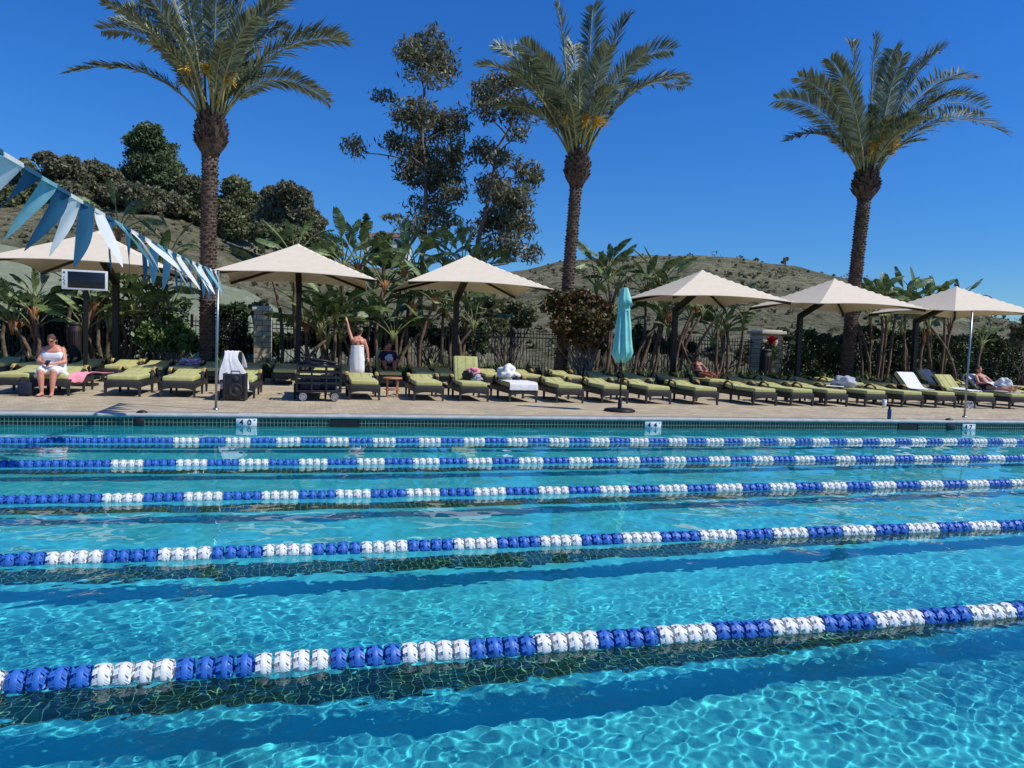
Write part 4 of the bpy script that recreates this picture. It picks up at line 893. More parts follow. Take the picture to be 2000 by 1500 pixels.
# ------------------------------------------------------------------ cloth
def cloth(name, label, cat, path, width, mat, seed=0, thick=.012, wrinkle=.02, loc=(0, 0, 0), rz=0, group=None, edge=0, name_parent=None, n=28, m_=16):
    """path: polyline (y,z) or (x,y,z); the cloth is swept across x by width"""
    P = [Vector((0, p[0], p[1])) if len(p) == 2 else Vector(p) for p in path]
    L = [0]
    for a, b in zip(P[:-1], P[1:]): L.append(L[-1]+(b-a).length)
    T = np.linspace(0, L[-1], n); px_ = np.interp(T, L, [p.x for p in P]); py_ = np.interp(T, L, [p.y for p in P]); pz_ = np.interp(T, L, [p.z for p in P])
    u = np.linspace(-.5, .5, m_); U, I = np.meshgrid(u, np.arange(n)); wv = width if not callable(width) else np.array([width(t/L[-1]) for t in T])[:, None]
    X = px_[I]+U*wv; Y = py_[I]+0*U; Z = pz_[I]+0*U
    r = np.random.default_rng(seed); w_ = 0
    for k in range(6):
        f1, f2, ph = r.uniform(6, 22), r.uniform(2, 12), r.uniform(0, 6.28); w_ = w_+np.sin(U*f1*2+T[I]*f2+ph)/6
    Z = Z+w_*wrinkle+.0; Y = Y+w_*wrinkle*.8; X = X+.02*np.sin(T[I]*9+seed)*np.sign(U)*np.abs(U)
    o = grid(name, X, Y, Z, mat); s_ = o.modifiers.new('s', 'SOLIDIFY'); s_.thickness = thick; s_.offset = 1
    ss = o.modifiers.new('u', 'SUBSURF'); ss.levels = 1; ss.render_levels = 1
    o.location = loc; o.rotation_euler = (0, 0, rz)
    return tag(o, label, cat, group)
def bundle(name, label, cat, c, r, mat, seed, lump=.25):
    bm = bmesh.new(); bmesh.ops.create_icosphere(bm, subdivisions=4, radius=1); q = Vector((seed*3.1, seed, 0))
    for v in bm.verts:
        d = v.co.normalized(); k = 1+lump*mn.noise(d*1.7+q)*1.6+lump*.35*abs(mn.noise(d*3+q))+.05*math.sin(d.x*6+d.z*5+d.y*4+seed*2)*math.sin(d.z*7)
        v.co = Vector((d.x*r[0]*k, d.y*r[1]*k, max(-.75, d.z)*r[2]*k))
    for f in bm.faces: f.smooth = True
    me = bpy.data.meshes.new(name); bm.to_mesh(me); bm.free(); me.materials.append(mat); o = link(name, me, None, c); return tag(o, label, cat)
ZS = DECK+.475                                 # top of a seat cushion
# white towel over the foot of the tenth lounger
X = FRONT[1022]; cloth('beach_towel', 'white towel spread over the foot end of a front-row lounger', 'towel', [(-.05, .30), (-.035, .46), (.02, .492), (.5, .495), (.95, .495)], .76, M['towel'], 3, .014, .008, (X, R1Y, DECK), .02)
bundle('beach_bag', 'white bag with towels piled at the head of the towel-covered lounger', 'bag', (X-.12, R1Y+1.25, ZS+.17), (.27, .24, .22), M['towel'], 4, .4)
bundle('dark_pouch', 'small dark pouch leaning on the white bag pile', 'pouch', (X+.06, R1Y+.98, ZS+.05), (.1, .08, .07), M['navy'], 14, .3)
# pink and dark bag on the upright lounger
X = FRONT[927]
bundle('swim_bag', 'black and white swim bag on the seat of the upright lounger', 'bag', (X+.12, R1Y+1.05, ZS+.11), (.22, .17, .15), M['black'], 6, .3)
bundle('pink_towel', 'crumpled pink towel on top of the black swim bag', 'towel', (X+.16, R1Y+1.0, ZS+.24), (.16, .12, .09), M['pink'], 7, .4)
bundle('white_shirt', 'crumpled white shirt beside the black swim bag', 'clothing', (X+.24, R1Y+.92, ZS+.06), (.13, .1, .08), M['greytowel'], 8, .4)
X = FRONT[1713]; bundle('towel_bundle', 'blue-white rolled towel bundle at the head of a right-hand lounger', 'towel', (X-.12, R1Y+1.3, ZS+.16), (.32, .26, .2), M['greytowel'], 9, .35)
cloth('hand_towel', 'flat white towel strip lying left of the blue-white bundle', 'towel', [(0, 0), (.5, .01)], .34, M['towel'], 13, .02, .01, (X-.36, R1Y+.98, ZS+.03), .9)
def backpath(ang, y0=.3, over=.25):
    py, pz = 1.26, .37; c, s_ = math.cos(ang), math.sin(ang); f = lambda u, v: (py+c*u-s_*v, pz+s_*u+c*v)
    return [(y0, .493), (1.1, .495), f(.08, .135), f(.4, .13), f(.76, .125), f(.80, .02), f(.7, -.06), f(.7-over, -.10)]
X = FRONT[1850]; cloth('beach_towel', 'white towel draped over the half-raised back right of the blue bottle', 'towel', backpath(.78, .75), .62, M['towel'], 11, .014, .010, (X-.02, R1Y, DECK))
X = FRONT[1922]; cloth('beach_towel', 'white towel crumpled on the seat of the bare green raised lounger', 'towel', [(.35, .49), (.8, .50), (1.15, .54)], .5, M['towel'], 12, .03, .025, (X+.05, R1Y, DECK))
X = FRONT[1990]; cloth('beach_towel', 'white towel draped over the lounger back behind the reclining person', 'towel', backpath(.78, .2), .64, M['towel'], 15, .014, .010, (X, R1Y, DECK))
X = B2[352]; t_ = cloth('beach_towel', 'blue and red flowered beach towel lying over a back-row lounger head', 'towel', backpath(.2, .9, .1), .62, M['pink'], 16, .014, .012, (X, R2Y, DECK))
m, t, b = newmat('flowered_towel'); vo = t.nodes.new('ShaderNodeTexVoronoi'); vo.inputs['Scale'].default_value = 8; cr = t.nodes.new('ShaderNodeValToRGB'); t.links.new(vo.outputs['Color'], cr.inputs[0])
cr.color_ramp.interpolation = 'CONSTANT'; cr.color_ramp.elements[0].color = (*lin(60, 170, 215), 1); cr.color_ramp.elements[1].position = .75; cr.color_ramp.elements[1].color = (*lin(230, 240, 240), 1)
for p_, c_ in ((.3, lin(205, 70, 90)), (.5, lin(245, 240, 235)), (.62, lin(90, 90, 170))):
    e = cr.color_ramp.elements.new(p_); e.color = (*c_, 1)
tcn = t.nodes.new('ShaderNodeTexCoord'); t.links.new(tcn.outputs['Object'], vo.inputs['Vector']); t.links.new(cr.outputs[0], b.inputs['Base Color']); b.inputs['Roughness'].default_value = .9
t_.data.materials[0] = m
X = B2[1872]; cloth('beach_towel', 'grey towel hung over a raised back-row backrest on the right', 'towel', backpath(.78, 1.2, .4), .5, M['greytowel'], 17, .014, .012, (X, R2Y, DECK))
X = FRONT[98]; cloth('beach_towel', 'pink towel hanging off the lounger beside the seated woman', 'towel', [(-.5, -.16, .30), (-.42, -.13, .46), (-.28, -.05, .52), (0, 0, .50), (.22, .1, .49)], .34, M['pink'], 18, .014, .02, (X+.78, R1Y+.55, DECK-.02), .5)

# ------------------------------------------------------------------ closed teal umbrella
c = at(1210, 803, Z=DECK); root = thing('closed_umbrella', 'closed teal patio umbrella standing at the pool edge on a dark round base', 'umbrella', (c.x, c.y, DECK))
mb = MB(); mb.lathe([(0, .075), (.10, .075), (.13, .07), (.30, .06), (.36, .04), (.36, 0), (0, 0)], 28); mb.lathe([(.05, .06), (.045, .28), (.03, .30), (.0, .30)], 12); mb.build('base', M['darkmetal'], root)
mb = MB(); mb.tube([(0, 0, .05), (0, 0, 2.75)], .022, 10); mb.build('pole', M['darkmetal'], root)
pl = lambda amp, nf, ph: (lambda th, z: 1+amp*math.sin(nf*th+ph+z*1.2)+amp*.5*math.sin(nf*2.1*th+z*3))
mb = MB(); mb.lathe([(.0, 2.84), (.06, 2.82), (.10, 2.7), (.13, 2.5), (.12, 2.42), (.115, 2.33), (.125, 2.2), (.15, 2.0), (.17, 1.75), (.195, 1.5), (.22, 1.36), (.18, 1.26), (.10, 1.17), (.05, 1.2)], 64, (0, 0, 0), 0, pl(.17, 8, .3)); o = mb.build('canopy', M['teal'], root)
V = np.zeros(len(o.data.vertices)*3); o.data.vertices.foreach_get('co', V); V = V.reshape(-1, 3); th = np.arctan2(V[:, 1], V[:, 0]); lo = np.clip((1.6-V[:, 2])/.4, 0, 1); V[:, 2] += lo*.05*np.sin(th*5+1); o.data.vertices.foreach_set('co', V.ravel())
mb = MB(); mb.lathe([(.06, 2.86), (.10, 2.74), (.14, 2.60), (.175, 2.46), (.14, 2.48)], 48, (0, 0, 0), 0, pl(.12, 7, 1)); mb.build('vent_flap', M['teal'], root)
mb = MB(); mb.lathe([(.128, 2.38), (.136, 2.35), (.128, 2.32)], 32, (0, 0, 0), 0, pl(.1, 8, .3)); mb.build('tie_strap', M['teal'], root)
mb = MB(); mb.ell((0, 0, 2.88), (.035, .035, .05), 0, 10); mb.build('finial', M['darkmetal'], root)

# ------------------------------------------------------------------ poles and pennants
PB = at(421.5, 800, Z=DECK); PT = at(426.5, 529, Y=PB.y)
root = thing('pennant_pole', 'left steel pole at the pool edge carrying the pennant line', 'pole', (PB.x, PB.y, DECK), 0, 'steel poles at the pool edge')
mb = MB(); mb.tube([(0, 0, 0), (PT.x-PB.x, 0, PT.z-DECK)], .024, 12); mb.build('shaft', M['steel'], root)
mb = MB(); mb.lathe([(.0, .03), (.05, .03), (.055, 0)], 14); mb.build('deck_collar', M['steel'], root)
mb = MB(); mb.ell((PT.x-PB.x, 0, PT.z-DECK), (.028, .028, .02), 0, 8); mb.tube([(PT.x-PB.x, -.02, PT.z-DECK-.03), (PT.x-PB.x, -.06, PT.z-DECK-.03)], .006, 5); mb.build('cap', M['black'], root)
PB2 = at(1883.5, 815, Z=DECK); PT2 = at(1899, 607, Y=PB2.y)
r2_ = dup(root, (PB2.x, PB2.y, DECK), 0, 'right steel pole at the pool edge, in front of the reclining person')
LX = PT.x
mbl = thing('pennant_line', 'line of blue, pale teal and white pennants strung over the left of the pool', 'pennants', (LX, PB.y, PT.z))
Ys = np.linspace(PB.y, -2.5, 60); sag = lambda y: -.13*math.sin(PI*min(1, max(0, (PB.y-y)/(PB.y-2.0))))**.9
mb = MB(); mb.tube([(0, y-PB.y, sag(y)-.03) for y in Ys], .007, 6); mb.build('cord', M['pen_pale'], mbl)
mats = [M['pen_blue'], M['pen_white'], M['pen_blue'], M['pen_pale']]
K0 = 0; y = PB.y-.12; k = 0; q = random.Random(4)
while y > 1.5:
    wd = .31; far = (PB.y-y)/12; z0 = sag(y)-.035
    L = .51+q.uniform(-.02, .03)
    lean = Vector((np.interp(y, [5.5, 6.4, 7.2, 7.7], [-.30, -.24, -.06, .02])+(.30*q.uniform(.6, 1.1) if (y > 7.1 and k % 2) else 0)+q.uniform(-.03, .03), -.05+q.uniform(-.06, .04), 0))
    tip = Vector((lean.x, lean.y, 0)); tip.z = -math.sqrt(max(.02, L*L-tip.x**2-tip.y**2)); n = 9; V = []
    tw_ = q.choice((-1, 1))*q.uniform(.3, 1.0); curl = q.uniform(-.45, .45); fold = q.uniform(.1, .55) if k % 4 == 1 else q.uniform(0, .12)
    for i in range(n+1):
        s_ = i/n; c = tip*s_; c = c+Vector((math.sin(s_*PI)*.05*curl, 0, 0)); w_ = wd*(1-s_**1.2)*.5*(1-fold*min(1, s_*2.2))+.003
        for u in (-1, -.5, 0, .5, 1):
            V.append((c.x+u*w_*math.sin(tw_*s_)+(.02*curl*u*u+.03*fold*abs(u))*s_*(1-s_)*4+.012*math.sin(u*3+s_*5+k)*(1-s_), c.y+u*w_*math.cos(tw_*s_), c.z))
    mb = MB(); mb.add(V, [(5*i+j, 5*i+j+1, 5*i+j+6, 5*i+j+5) for i in range(n) for j in range(4)], 0)
    mb.box((0, 0, .006), (.016, wd*.99, .03)); o = mb.build('pennant', (M['pen_blue'] if k % 2 == K0 else (M['pen_white'] if (k//2) % 3 != 2 else M['pen_pale'])), mbl, (0, y-PB.y, z0)); k += 1; y -= .322+q.uniform(-.008, .008)

# ------------------------------------------------------------------ scoreboard
a = at(121, 545, Y=21.4); b = at(210, 545, Y=21.4); wd = b.x-a.x; root = thing('scoreboard', 'white-framed black scoreboard panel under the first umbrella', 'scoreboard', ((a.x+b.x)/2, 21.4, DECK))
zc = a.z-DECK; hh = .50
mb = MB(); mb.rbox((0, 0, zc), (wd, .09, hh), .01); mb.build('frame', M['white'], root)
mb = MB(); mb.rbox((.05, -.045, zc), (wd-.19, .012, hh-.09), .004, seg=1); mb.build('panel', M['screen'], root)
mb = MB()
for i, (x_, z_) in enumerate(((0, .17), (.03, .17), (.015, .06), (0, .0), (.03, -.03), (.01, -.08), (.025, -.12))): mb.box((-wd/2+.045+x_, -.046, zc+z_), (.022, .004, .03 if i > 1 else .045))
mb.build('marking', M['ink'], root)
mb = MB(); mb.box((0, .09, (zc-.1)/2), (.09, .09, zc-.1)); mb.rbox((0, .09, .03), (.5, .5, .06), .01); mb.build('stand', M['darkmetal'], root)

# ------------------------------------------------------------------ bins
for (x0, x1, pt, Y, lb) in ((136, 158, 628, 26.9, 'dark brown litter bin behind the seated woman'), (1487, 1506, 681, 27.3, 'dark litter bin in front of the right stone pillar')):
    a = at(x0, pt, Y=Y); b = at(x1, pt, Y=Y); R_ = (b.x-a.x)/2; root = thing('litter_bin', lb, 'bin', ((a.x+b.x)/2, Y, .24), 0, 'litter bins by the planting'); H = a.z-.24
    mb = MB(); mb.lathe([(0, 0), (R_*.95, 0), (R_, .05), (R_, H-.14), (R_*.96, H-.13)], 20)
    for j in range(20): th = 2*PI*j/20; mb.box((R_*math.cos(th), R_*math.sin(th), H*.45), (.03, .03, H*.75), 0, Matrix.Rotation(th, 3, 'Z'))
    mb.build('body', M['binbrown'], root); mb = MB(); mb.lathe([(R_*.96, H-.12), (R_*1.06, H-.11), (R_*1.0, H-.03), (R_*.4, H), (0, H)], 20); mb.build('lid', M['binbrown'], root)

# ------------------------------------------------------------------ speaker with towel, cart, table, bottle
a = at(457, 783, Z=DECK); root = thing('loudspeaker', 'black portable loudspeaker with handle standing beside the left pole', 'loudspeaker', (a.x, a.y, DECK), -.05)
mb = MB(); mb.rbox((0, .17, .31), (.47, .34, .56), .04)
for sx_ in (-1, 1): mb.rbox((sx_*.215, .16, .31), (.05, .36, .60), .02)
mb.build('cabinet', M['black'], root)
mb = MB(); mb.lathe([(.15, 0), (.15, .012), (.13, .016), (.115, .006), (.05, -.004), (.045, .012), (0, .016)], 24); o = mb.build('woofer', M['rubber'], root, (.03, -.005, .24)); o.rotation_euler = (PI/2, 0, 0)
mb = MB(); mb.lathe([(.06, 0), (.06, .01), (.02, .006), (0, .012)], 18); o = mb.build('tweeter', M['rubber'], root, (.03, -.005, .49)); o.rotation_euler = (PI/2, 0, 0)
mb = MB(); mb.tube([(-.10, .17, .58), (-.09, .17, .65), (.09, .17, .65), (.10, .17, .58)], .014, 6); mb.build('handle', M['black'], root)
mb = MB()
for sx_ in (-1, 1): mb.tube([(sx_*.2, .33, .05), (sx_*.24, .33, .05)], .05, 12)
mb.build('wheel', M['rubber'], root)
hx = a.x-.10; root = thing('towel_stand', 'dark folding chair hidden under the draped white towel beside the loudspeaker', 'chair', (hx-.02, a.y+.62, DECK))
mb = MB(); mb.rbox((0, .02, .86), (.44, .03, .42), .012, 0, Matrix.Rotation(-.12, 3, 'X')); mb.build('backrest', M['black'], root)
mb = MB(); mb.rbox((0, -.2, .43), (.42, .4, .03), .012); mb.build('seat', M['black'], root)
for sx_ in (-1, 1):
    mb = MB(); mb.tube([(sx_*.21, -.36, 0), (sx_*.21, .0, .6), (sx_*.2, .06, 1.06)], .013, 6); mb.build('leg', M['darkmetal'], root)
    mb = MB(); mb.tube([(sx_*.21, .16, 0), (sx_*.21, -.30, .44)], .013, 6); mb.build('leg', M['darkmetal'], root)
cloth('beach_towel', 'white towel hanging over the dark chair behind the loudspeaker', 'towel', [(.10, -.22, .22), (.05, -.14, .5), (-.02, -.06, .9), (0, .02, 1.09), (.02, .11, 1.06), (.03, .17, .7)], lambda t: .62-.34*math.exp(-((t-.60)/.22)**2), M['towel'], 31, .014, .03, (hx-.02, a.y+.60, DECK))
# cart
a = at(622, 784, Z=DECK); root = thing('luggage_cart', 'black collapsible wagon with mesh sides and pale wheels by the front-row loungers', 'cart', (a.x, a.y+.28, DECK), .02)
W_, D_ = .98, .56; mb = MB(); mb.rbox((0, 0, .23), (W_, D_, .05), .012)
for z in (.42, .55, .67, .80):
    for y in (-D_/2, D_/2): mb.box((0, y, z), (W_, .022, .05))
    for x in (-W_/2, W_/2): mb.box((x, 0, z), (.022, D_, .05))
for x in (-W_/2, -W_/6, W_/6, W_/2):
    for y in (-D_/2-.006, D_/2+.006): mb.box((x, y, .52), (.035, .02, .62))
mb.build('basket', M['black'], root)
mb = MB(); mb.rbox((-.18, -.02, .40), (.46, .44, .28), .06); mb.rbox((.22, .02, .44), (.38, .42, .34), .07); mb.build('lining', M['navy'], root)
mb = MB(); mb.tube([(-W_/2+.05, -.1, .78), (-W_/2+.02, -.14, 1.0), (.22, -.14, .92), (.28, -.1, .86)], .018, 6); mb.tube([(-W_/2+.05, .1, .78), (-W_/2+.02, .1, 1.0), (.2, .1, .92)], .016, 6); mb.tube([(.22, -.16, .92), (.22, .14, .92)], .02, 6); mb.build('handle', M['black'], root)
for x in (-W_*.36, W_*.36):
    for y in (-D_/2+.02, D_/2-.02):
        mb = MB(); mb.tube([(0, -.022, 0), (0, .022, 0)], .10, 24); wl = mb.build('wheel', M['rubber'], root, (x, y, .10))
        mb = MB()
        for k_ in range(5): mb.box((0, -.024, 0), (.018, .008, .15), 0, Matrix.Rotation(k_*PI/5, 3, 'Y'))
        mb.lathe([(.085, 0), (.085, .006), (.072, .006), (.072, 0)], 24)
        o = mb.build('rim', M['cartgrey'], wl)
        mb = MB()
        V = np.zeros(len(o.data.vertices)*3); o.data.vertices.foreach_get('co', V); V = V.reshape(-1, 3); nr = 24*4; Q = V[-nr:].copy(); V[-nr:, 0] = Q[:, 0]; V[-nr:, 2] = Q[:, 1]; V[-nr:, 1] = -.023-Q[:, 2]; o.data.vertices.foreach_set('co', V.ravel())
bundle('duffel_bag', 'dark duffel bag lying on top of the black wagon', 'bag', (a.x-.02, a.y+.3, DECK+.86), (.36, .2, .10), M['black'], 33, .3)
# round side table
a = at(767, 776, Z=DECK); root = thing('side_table', 'small round tan side table between two front-row loungers', 'table', (a.x, a.y+.18, DECK))
mb = MB(); mb.lathe([(0, .50), (.235, .50), (.25, .49), (.25, .465), (.235, .455), (0, .455)], 28); mb.build('tabletop', M['tan_table'], root)
for k_ in range(4):
    th = PI/4+k_*PI/2; mb = MB(); mb.box((.18*math.cos(th), .18*math.sin(th), .228), (.035, .035, .456)); mb.build('leg', M['tan_table'], root)
mb = MB(); mb.lathe([(.17, .20), (.19, .20), (.19, .17), (.17, .17), (.17, .20)], 24); mb.build('ring_brace', M['tan_table'], root)
# bottle, cup, bits on the deck
a = at(1736.5, 818, Z=DECK); root = thing('water_bottle', 'navy blue water bottle standing at the pool edge', 'bottle', (a.x, a.y, DECK))
mb = MB(); mb.lathe([(0, 0), (.042, 0), (.045, .01), (.045, .20), (.038, .235), (.024, .25)], 20); mb.build('body', M['bottle'], root)
mb = MB(); mb.lathe([(.03, .245), (.03, .295), (.02, .30), (0, .30)], 16); mb.build('lid', M['black'], root)
a = at(1727, 796, Z=DECK); root = thing('cup', 'white paper cup on the deck under a lounger corner', 'cup', (a.x, a.y, DECK))
mb = MB(); mb.lathe([(0, 0), (.045, 0), (.062, .21), (.058, .21), (.043, .01)], 20); mb.build('body', M['white'], root)
mb = MB(); mb.lathe([(.064, .205), (.064, .222), (.055, .23), (0, .23)], 20); mb.build('lid', M['white'], root)
a = at(1894, 797, Z=DECK); bundle('crumpled_towel', 'small crumpled white towel on the deck by the right pole', 'towel', (a.x, a.y, DECK+.06), (.13, .1, .11), M['towel'], 41, .5)
a = at(1868, 783, Z=DECK); bundle('tote_bag', 'dark tote bag on the deck under the loungers left of the right pole', 'bag', (a.x, a.y+.1, DECK+.14), (.2, .14, .2), M['binbrown'], 42, .2)
a = at(46, 774, Z=DECK); root = thing('backpack', 'dark navy tote bag on the deck left of the seated woman', 'bag', (a.x, a.y+.08, DECK))
mb = MB(); mb.rbox((0, 0, .16), (.26, .16, .30), .05); mb.build('body', M['navy'], root); mb = MB(); mb.tube([(-.09, -.05, .29), (-.06, -.05, .40), (.06, -.05, .40), (.09, -.05, .29)], .01, 6); mb.tube([(-.10, .04, .29), (-.15, .04, .37), (-.18, -.02, .30)], .01, 6); mb.build('strap', M['black'], root)

# ------------------------------------------------------------------ people
def capsule(mb, a, b, ra, rb, n=12):
    a = Vector(a); b = Vector(b); d = (b-a); L = max(d.length, 1e-4); d /= L; P = []; R_ = []
    for t in (-.95, -.7, -.35, 0): P.append(a+d*ra*t); R_.append(ra*math.sqrt(max(.05, 1-t*t)))
    P.append(a.lerp(b, .5)); R_.append((ra+rb)/2)
    for t in (0, .35, .7, .95): P.append(b+d*rb*t); R_.append(rb*math.sqrt(max(.05, 1-t*t)))
    mb.tube(P, R_, n)
def hand(mb, wr, dirv, curl=.4, side=1, pn=None):
    d = Vector(dirv).normalized(); s_ = d.cross(Vector(pn or (0, 0, 1))).normalized(); nrm = s_.cross(d)
    palm = wr+d*.045; R = Matrix((s_, d, nrm)).transposed(); mb.ell(palm, (.040, .05, .016), 0, 12, R)
    for i, (off, L) in enumerate(((-.029, .062), (-.010, .072), (.010, .068), (.028, .054))):
        p = wr+d*.082+s_*off; d2 = (d-nrm*curl).normalized(); d3 = (d-nrm*curl*2.2).normalized(); mb.tube([p-d*.02, p, p+d2*L*.5, p+d2*L*.5+d3*L*.5], [.0095, .0095, .0085, .0065], 6)
    p = wr+d*.025+s_*(-.034*side); t = (d*.7-s_*side*.75-nrm*curl*.4).normalized(); mb.tube([p+s_*side*.015, p+t*.03, p+t*.055], [.0125, .011, .008], 6)
def foot(mb, ank, toe):
    a = Vector(ank); t = Vector(toe); d = (t-a); d.z = 0; d.normalize(); capsule(mb, a+Vector((0, 0, -.02)), a-d*.03+Vector((0, 0, -.045)), .036, .034); capsule(mb, a+Vector((0, 0, -.035)), t+Vector((0, 0, .006)), .034, .026)
    s_ = d.cross(Vector((0, 0, 1)))
    for i in range(5): p = t+s_*(-.032+.016*i); mb.tube([p-d*.01, p+d*(.042-.006*abs(i-1))], [.012, .009], 6)
def head(mb, c, face, upv, s=1.0):
    f = Vector(face).normalized(); u = Vector(upv); u = (u-f*u.dot(f)).normalized(); r = f.cross(u); R = Matrix((r, f, u)).transposed()
    mb.ell(c+u*.02*s, (.074*s, .092*s, .105*s), 0, 16, R); mb.ell(c+f*.02*s-u*.05*s, (.056*s, .068*s, .066*s), 0, 14, R)
    mb.tube([c+f*.085*s+u*.02*s, c+f*.112*s-u*.02*s, c+f*.09*s-u*.03*s], [.010*s, .015*s, .009*s], 6)
    for sg in (-1, 1): mb.ell(c+r*sg*.076*s-f*.005, (.012, .022, .032), 0, 8, R); mb.ell(c+r*sg*.03*s+f*.078*s+u*.028*s, (.022, .014, .008), 0, 8, R)
    mb.ell(c+f*.086*s-u*.06*s, (.024, .010, .007), 0, 8, R)
def body(root, J, mat, w=1.0, voxel=.011, hands=(.4, .4), facev=(0, -1, 0), hup=(0, 0, 1), pn=None, headscale=1.0):
    V = {k: Vector(v) for k, v in J.items()}; mb = MB()
    pe, ch, nk, hd = V['pelvis'], V['chest'], V['neck'], V['head']; mid = pe.lerp(ch, .5)
    capsule(mb, pe+(V['hipL']-pe)*.75, pe+(V['hipR']-pe)*.75, .115*w, .115*w); capsule(mb, pe, mid, .125*w, .115*w); capsule(mb, mid+(V['shL']-ch)*.15, mid+(V['shR']-ch)*.15, .115*w, .115*w)
    capsule(mb, ch+(V['shL']-ch)*.42, ch+(V['shR']-ch)*.42, .118*w, .118*w); capsule(mb, mid, ch, .12*w, .12*w); capsule(mb, ch.lerp(nk, .5)+(V['shL']-ch)*.4, ch.lerp(nk, .5)+(V['shR']-ch)*.4, .075*w, .075*w)
    capsule(mb, V['shL'], V['shR'], .052*w, .052*w); capsule(mb, ch, nk, .07, .056); capsule(mb, nk, hd-Vector(hup)*.03, .054, .052)
    head(mb, hd, facev, hup, headscale)
    for i, s_ in enumerate('LR'):
        capsule(mb, V['sh'+s_], V['el'+s_], .056*w, .042*w); capsule(mb, V['el'+s_], V['wr'+s_], .042*w, .027); hand(mb, V['wr'+s_], V['wr'+s_]-V['el'+s_]*1.0, hands[i], 1 if s_ == 'L' else -1, pn)
        capsule(mb, V['hip'+s_], V['kn'+s_], .092*w, .06*w); cf = V['kn'+s_].lerp(V['an'+s_], .33); capsule(mb, V['kn'+s_], cf, .058*w, .060*w); capsule(mb, cf, V['an'+s_], .058*w, .036); foot(mb, V['an'+s_], V['to'+s_])
    return fuse(mb, 'body', mat, root, voxel, 3)
def hair(root, c, face, mat, long=0, upv=(0, 0, 1), bun=False):
    f = Vector(face).normalized(); u = Vector(upv); u = (u-f*u.dot(f)).normalized(); r = f.cross(u); R = Matrix((r, f, u)).transposed(); mb = MB()
    mb.ell(c+u*.045-f*.022, (.085, .096, .098), 0, 16, R); mb.ell(c-f*.05+u*.0, (.078, .06, .09), 0, 14, R)
    if long:
        for sg in (-1, 0, 1): capsule(mb, c+r*sg*.05-f*.05+u*.02, c+r*sg*.065-f*(.05 if sg == 0 else .0)-u*long, .04, .03)
    if bun: mb.ell(c-f*.10+u*.06, (.045, .045, .045), 0, 12)
    fuse(mb, 'hair', mat, root, .011, 2)

# 1 seated woman on the left, looking down at the phone in her hands
X = FRONT[98]; fz = 0
ox = atx(93, R1Y-.15, DECK+.5); root = thing('person', 'seated woman in white floral top and white towel looking down at her hands, far left', 'person', (ox, R1Y+.12, DECK), 0)
J = dict(pelvis=(.02, .12, .56), chest=(.02, .06, .90), neck=(.02, .02, 1.06), head=(.02, -.08, 1.19), shL=(.19, .05, 1.0), shR=(-.16, .05, 1.0), elL=(.27, -.05, .74), elR=(-.24, -.05, .74), wrL=(.09, -.27, .70), wrR=(-.05, -.27, .70),
         hipL=(.11, .08, .54), hipR=(-.08, .08, .54), knL=(.14, -.36, .53), knR=(-.11, -.36, .52), anL=(.12, -.40, .09), anR=(-.08, -.38, .09), toL=(.14, -.55, .03), toR=(-.11, -.53, .03))
body(root, J, M['skin'], 1.16, .011, (.7, .7), (0, -.8, -.62), (0, -.35, .93))
hair(root, Vector(J['head']), (0, -.8, -.62), M['hairbrown'], 0, (0, -.35, .93), True)
mb = MB(); capsule(mb, (.13, .05, .86), (-.10, .05, .86), .148, .148); capsule(mb, (.11, .09, .68), (-.08, .09, .68), .155, .155); capsule(mb, (.13, .08, .56), (-.10, .08, .56), .15, .15)
top = fuse(mb, 'tank_top', M['whiteglz'], root, .012, 3)
mb = MB(); mb.tube([(.11, -.06, .93), (.12, -.02, 1.03), (.11, .12, 1.04)], .015, 6); mb.tube([(-.08, -.06, .93), (-.09, -.02, 1.03), (-.08, .12, 1.04)], .015, 6); mb.build('strap', M['whiteglz'], top)
mb = MB()
for sg, x in ((1, .12), (-1, -.09)): capsule(mb, (x, .08, .55), (x+.02*sg, -.30, .55), .125, .10)
capsule(mb, (.10, -.2, .55), (-.07, -.2, .55), .09, .09); capsule(mb, (-.16, -.1, .50), (-.24, -.2, .44), .07, .05); capsule(mb, (.2, 0, .52), (.30, -.05, .46), .07, .05); fuse(mb, 'towel_wrap', M['towel'], root, .013, 3)
mb = MB(); mb.rbox((.02, -.33, .735), (.09, .15, .012), .005, 0, Matrix.Rotation(.5, 3, 'X')); mb.build('phone', M['black'], None, Vector((ox, R1Y+.12, DECK))); tag(bpy.data.objects['phone'], 'small dark phone held in the seated woman hands', 'phone')
mb = MB()
for sg in (-1, 1): mb.rbox((.02+sg*.036, -.176, 1.185), (.055, .012, .035), .005, 0, Matrix.Rotation(-.6, 3, 'X'))
mb.box((.02, -.17, 1.19), (.14, .008, .008)); mb.build('sunglasses', M['black'], root)

# 2 standing woman seen from behind, one arm raised
ox = atx(698, 21.9, DECK+1); root = thing('person', 'standing woman seen from behind, wrapped in a white towel with one arm raised', 'person', (ox, 21.9, DECK), 0)
J = dict(pelvis=(0, 0, .98), chest=(.01, 0, 1.32), neck=(.02, .02, 1.49), head=(.05, .04, 1.65), shL=(-.16, 0, 1.42), shR=(.18, 0, 1.40), elL=(-.24, .08, 1.66), elR=(.27, -.02, 1.16), wrL=(-.30, .14, 1.93), wrR=(.30, -.08, .93),
         hipL=(-.1, 0, .93), hipR=(.1, 0, .93), knL=(-.1, .02, .50), knR=(.1, .02, .50), anL=(-.09, 0, .09), anR=(.09, 0, .09), toL=(-.10, .16, .03), toR=(.11, .16, .03))
body(root, J, M['skin'], 1.0, .011, (.2, .3), (.35, .9, .05))
hair(root, Vector(J['head']), (.35, .9, .05), M['hairdark'], 0, (0, 0, 1), True)
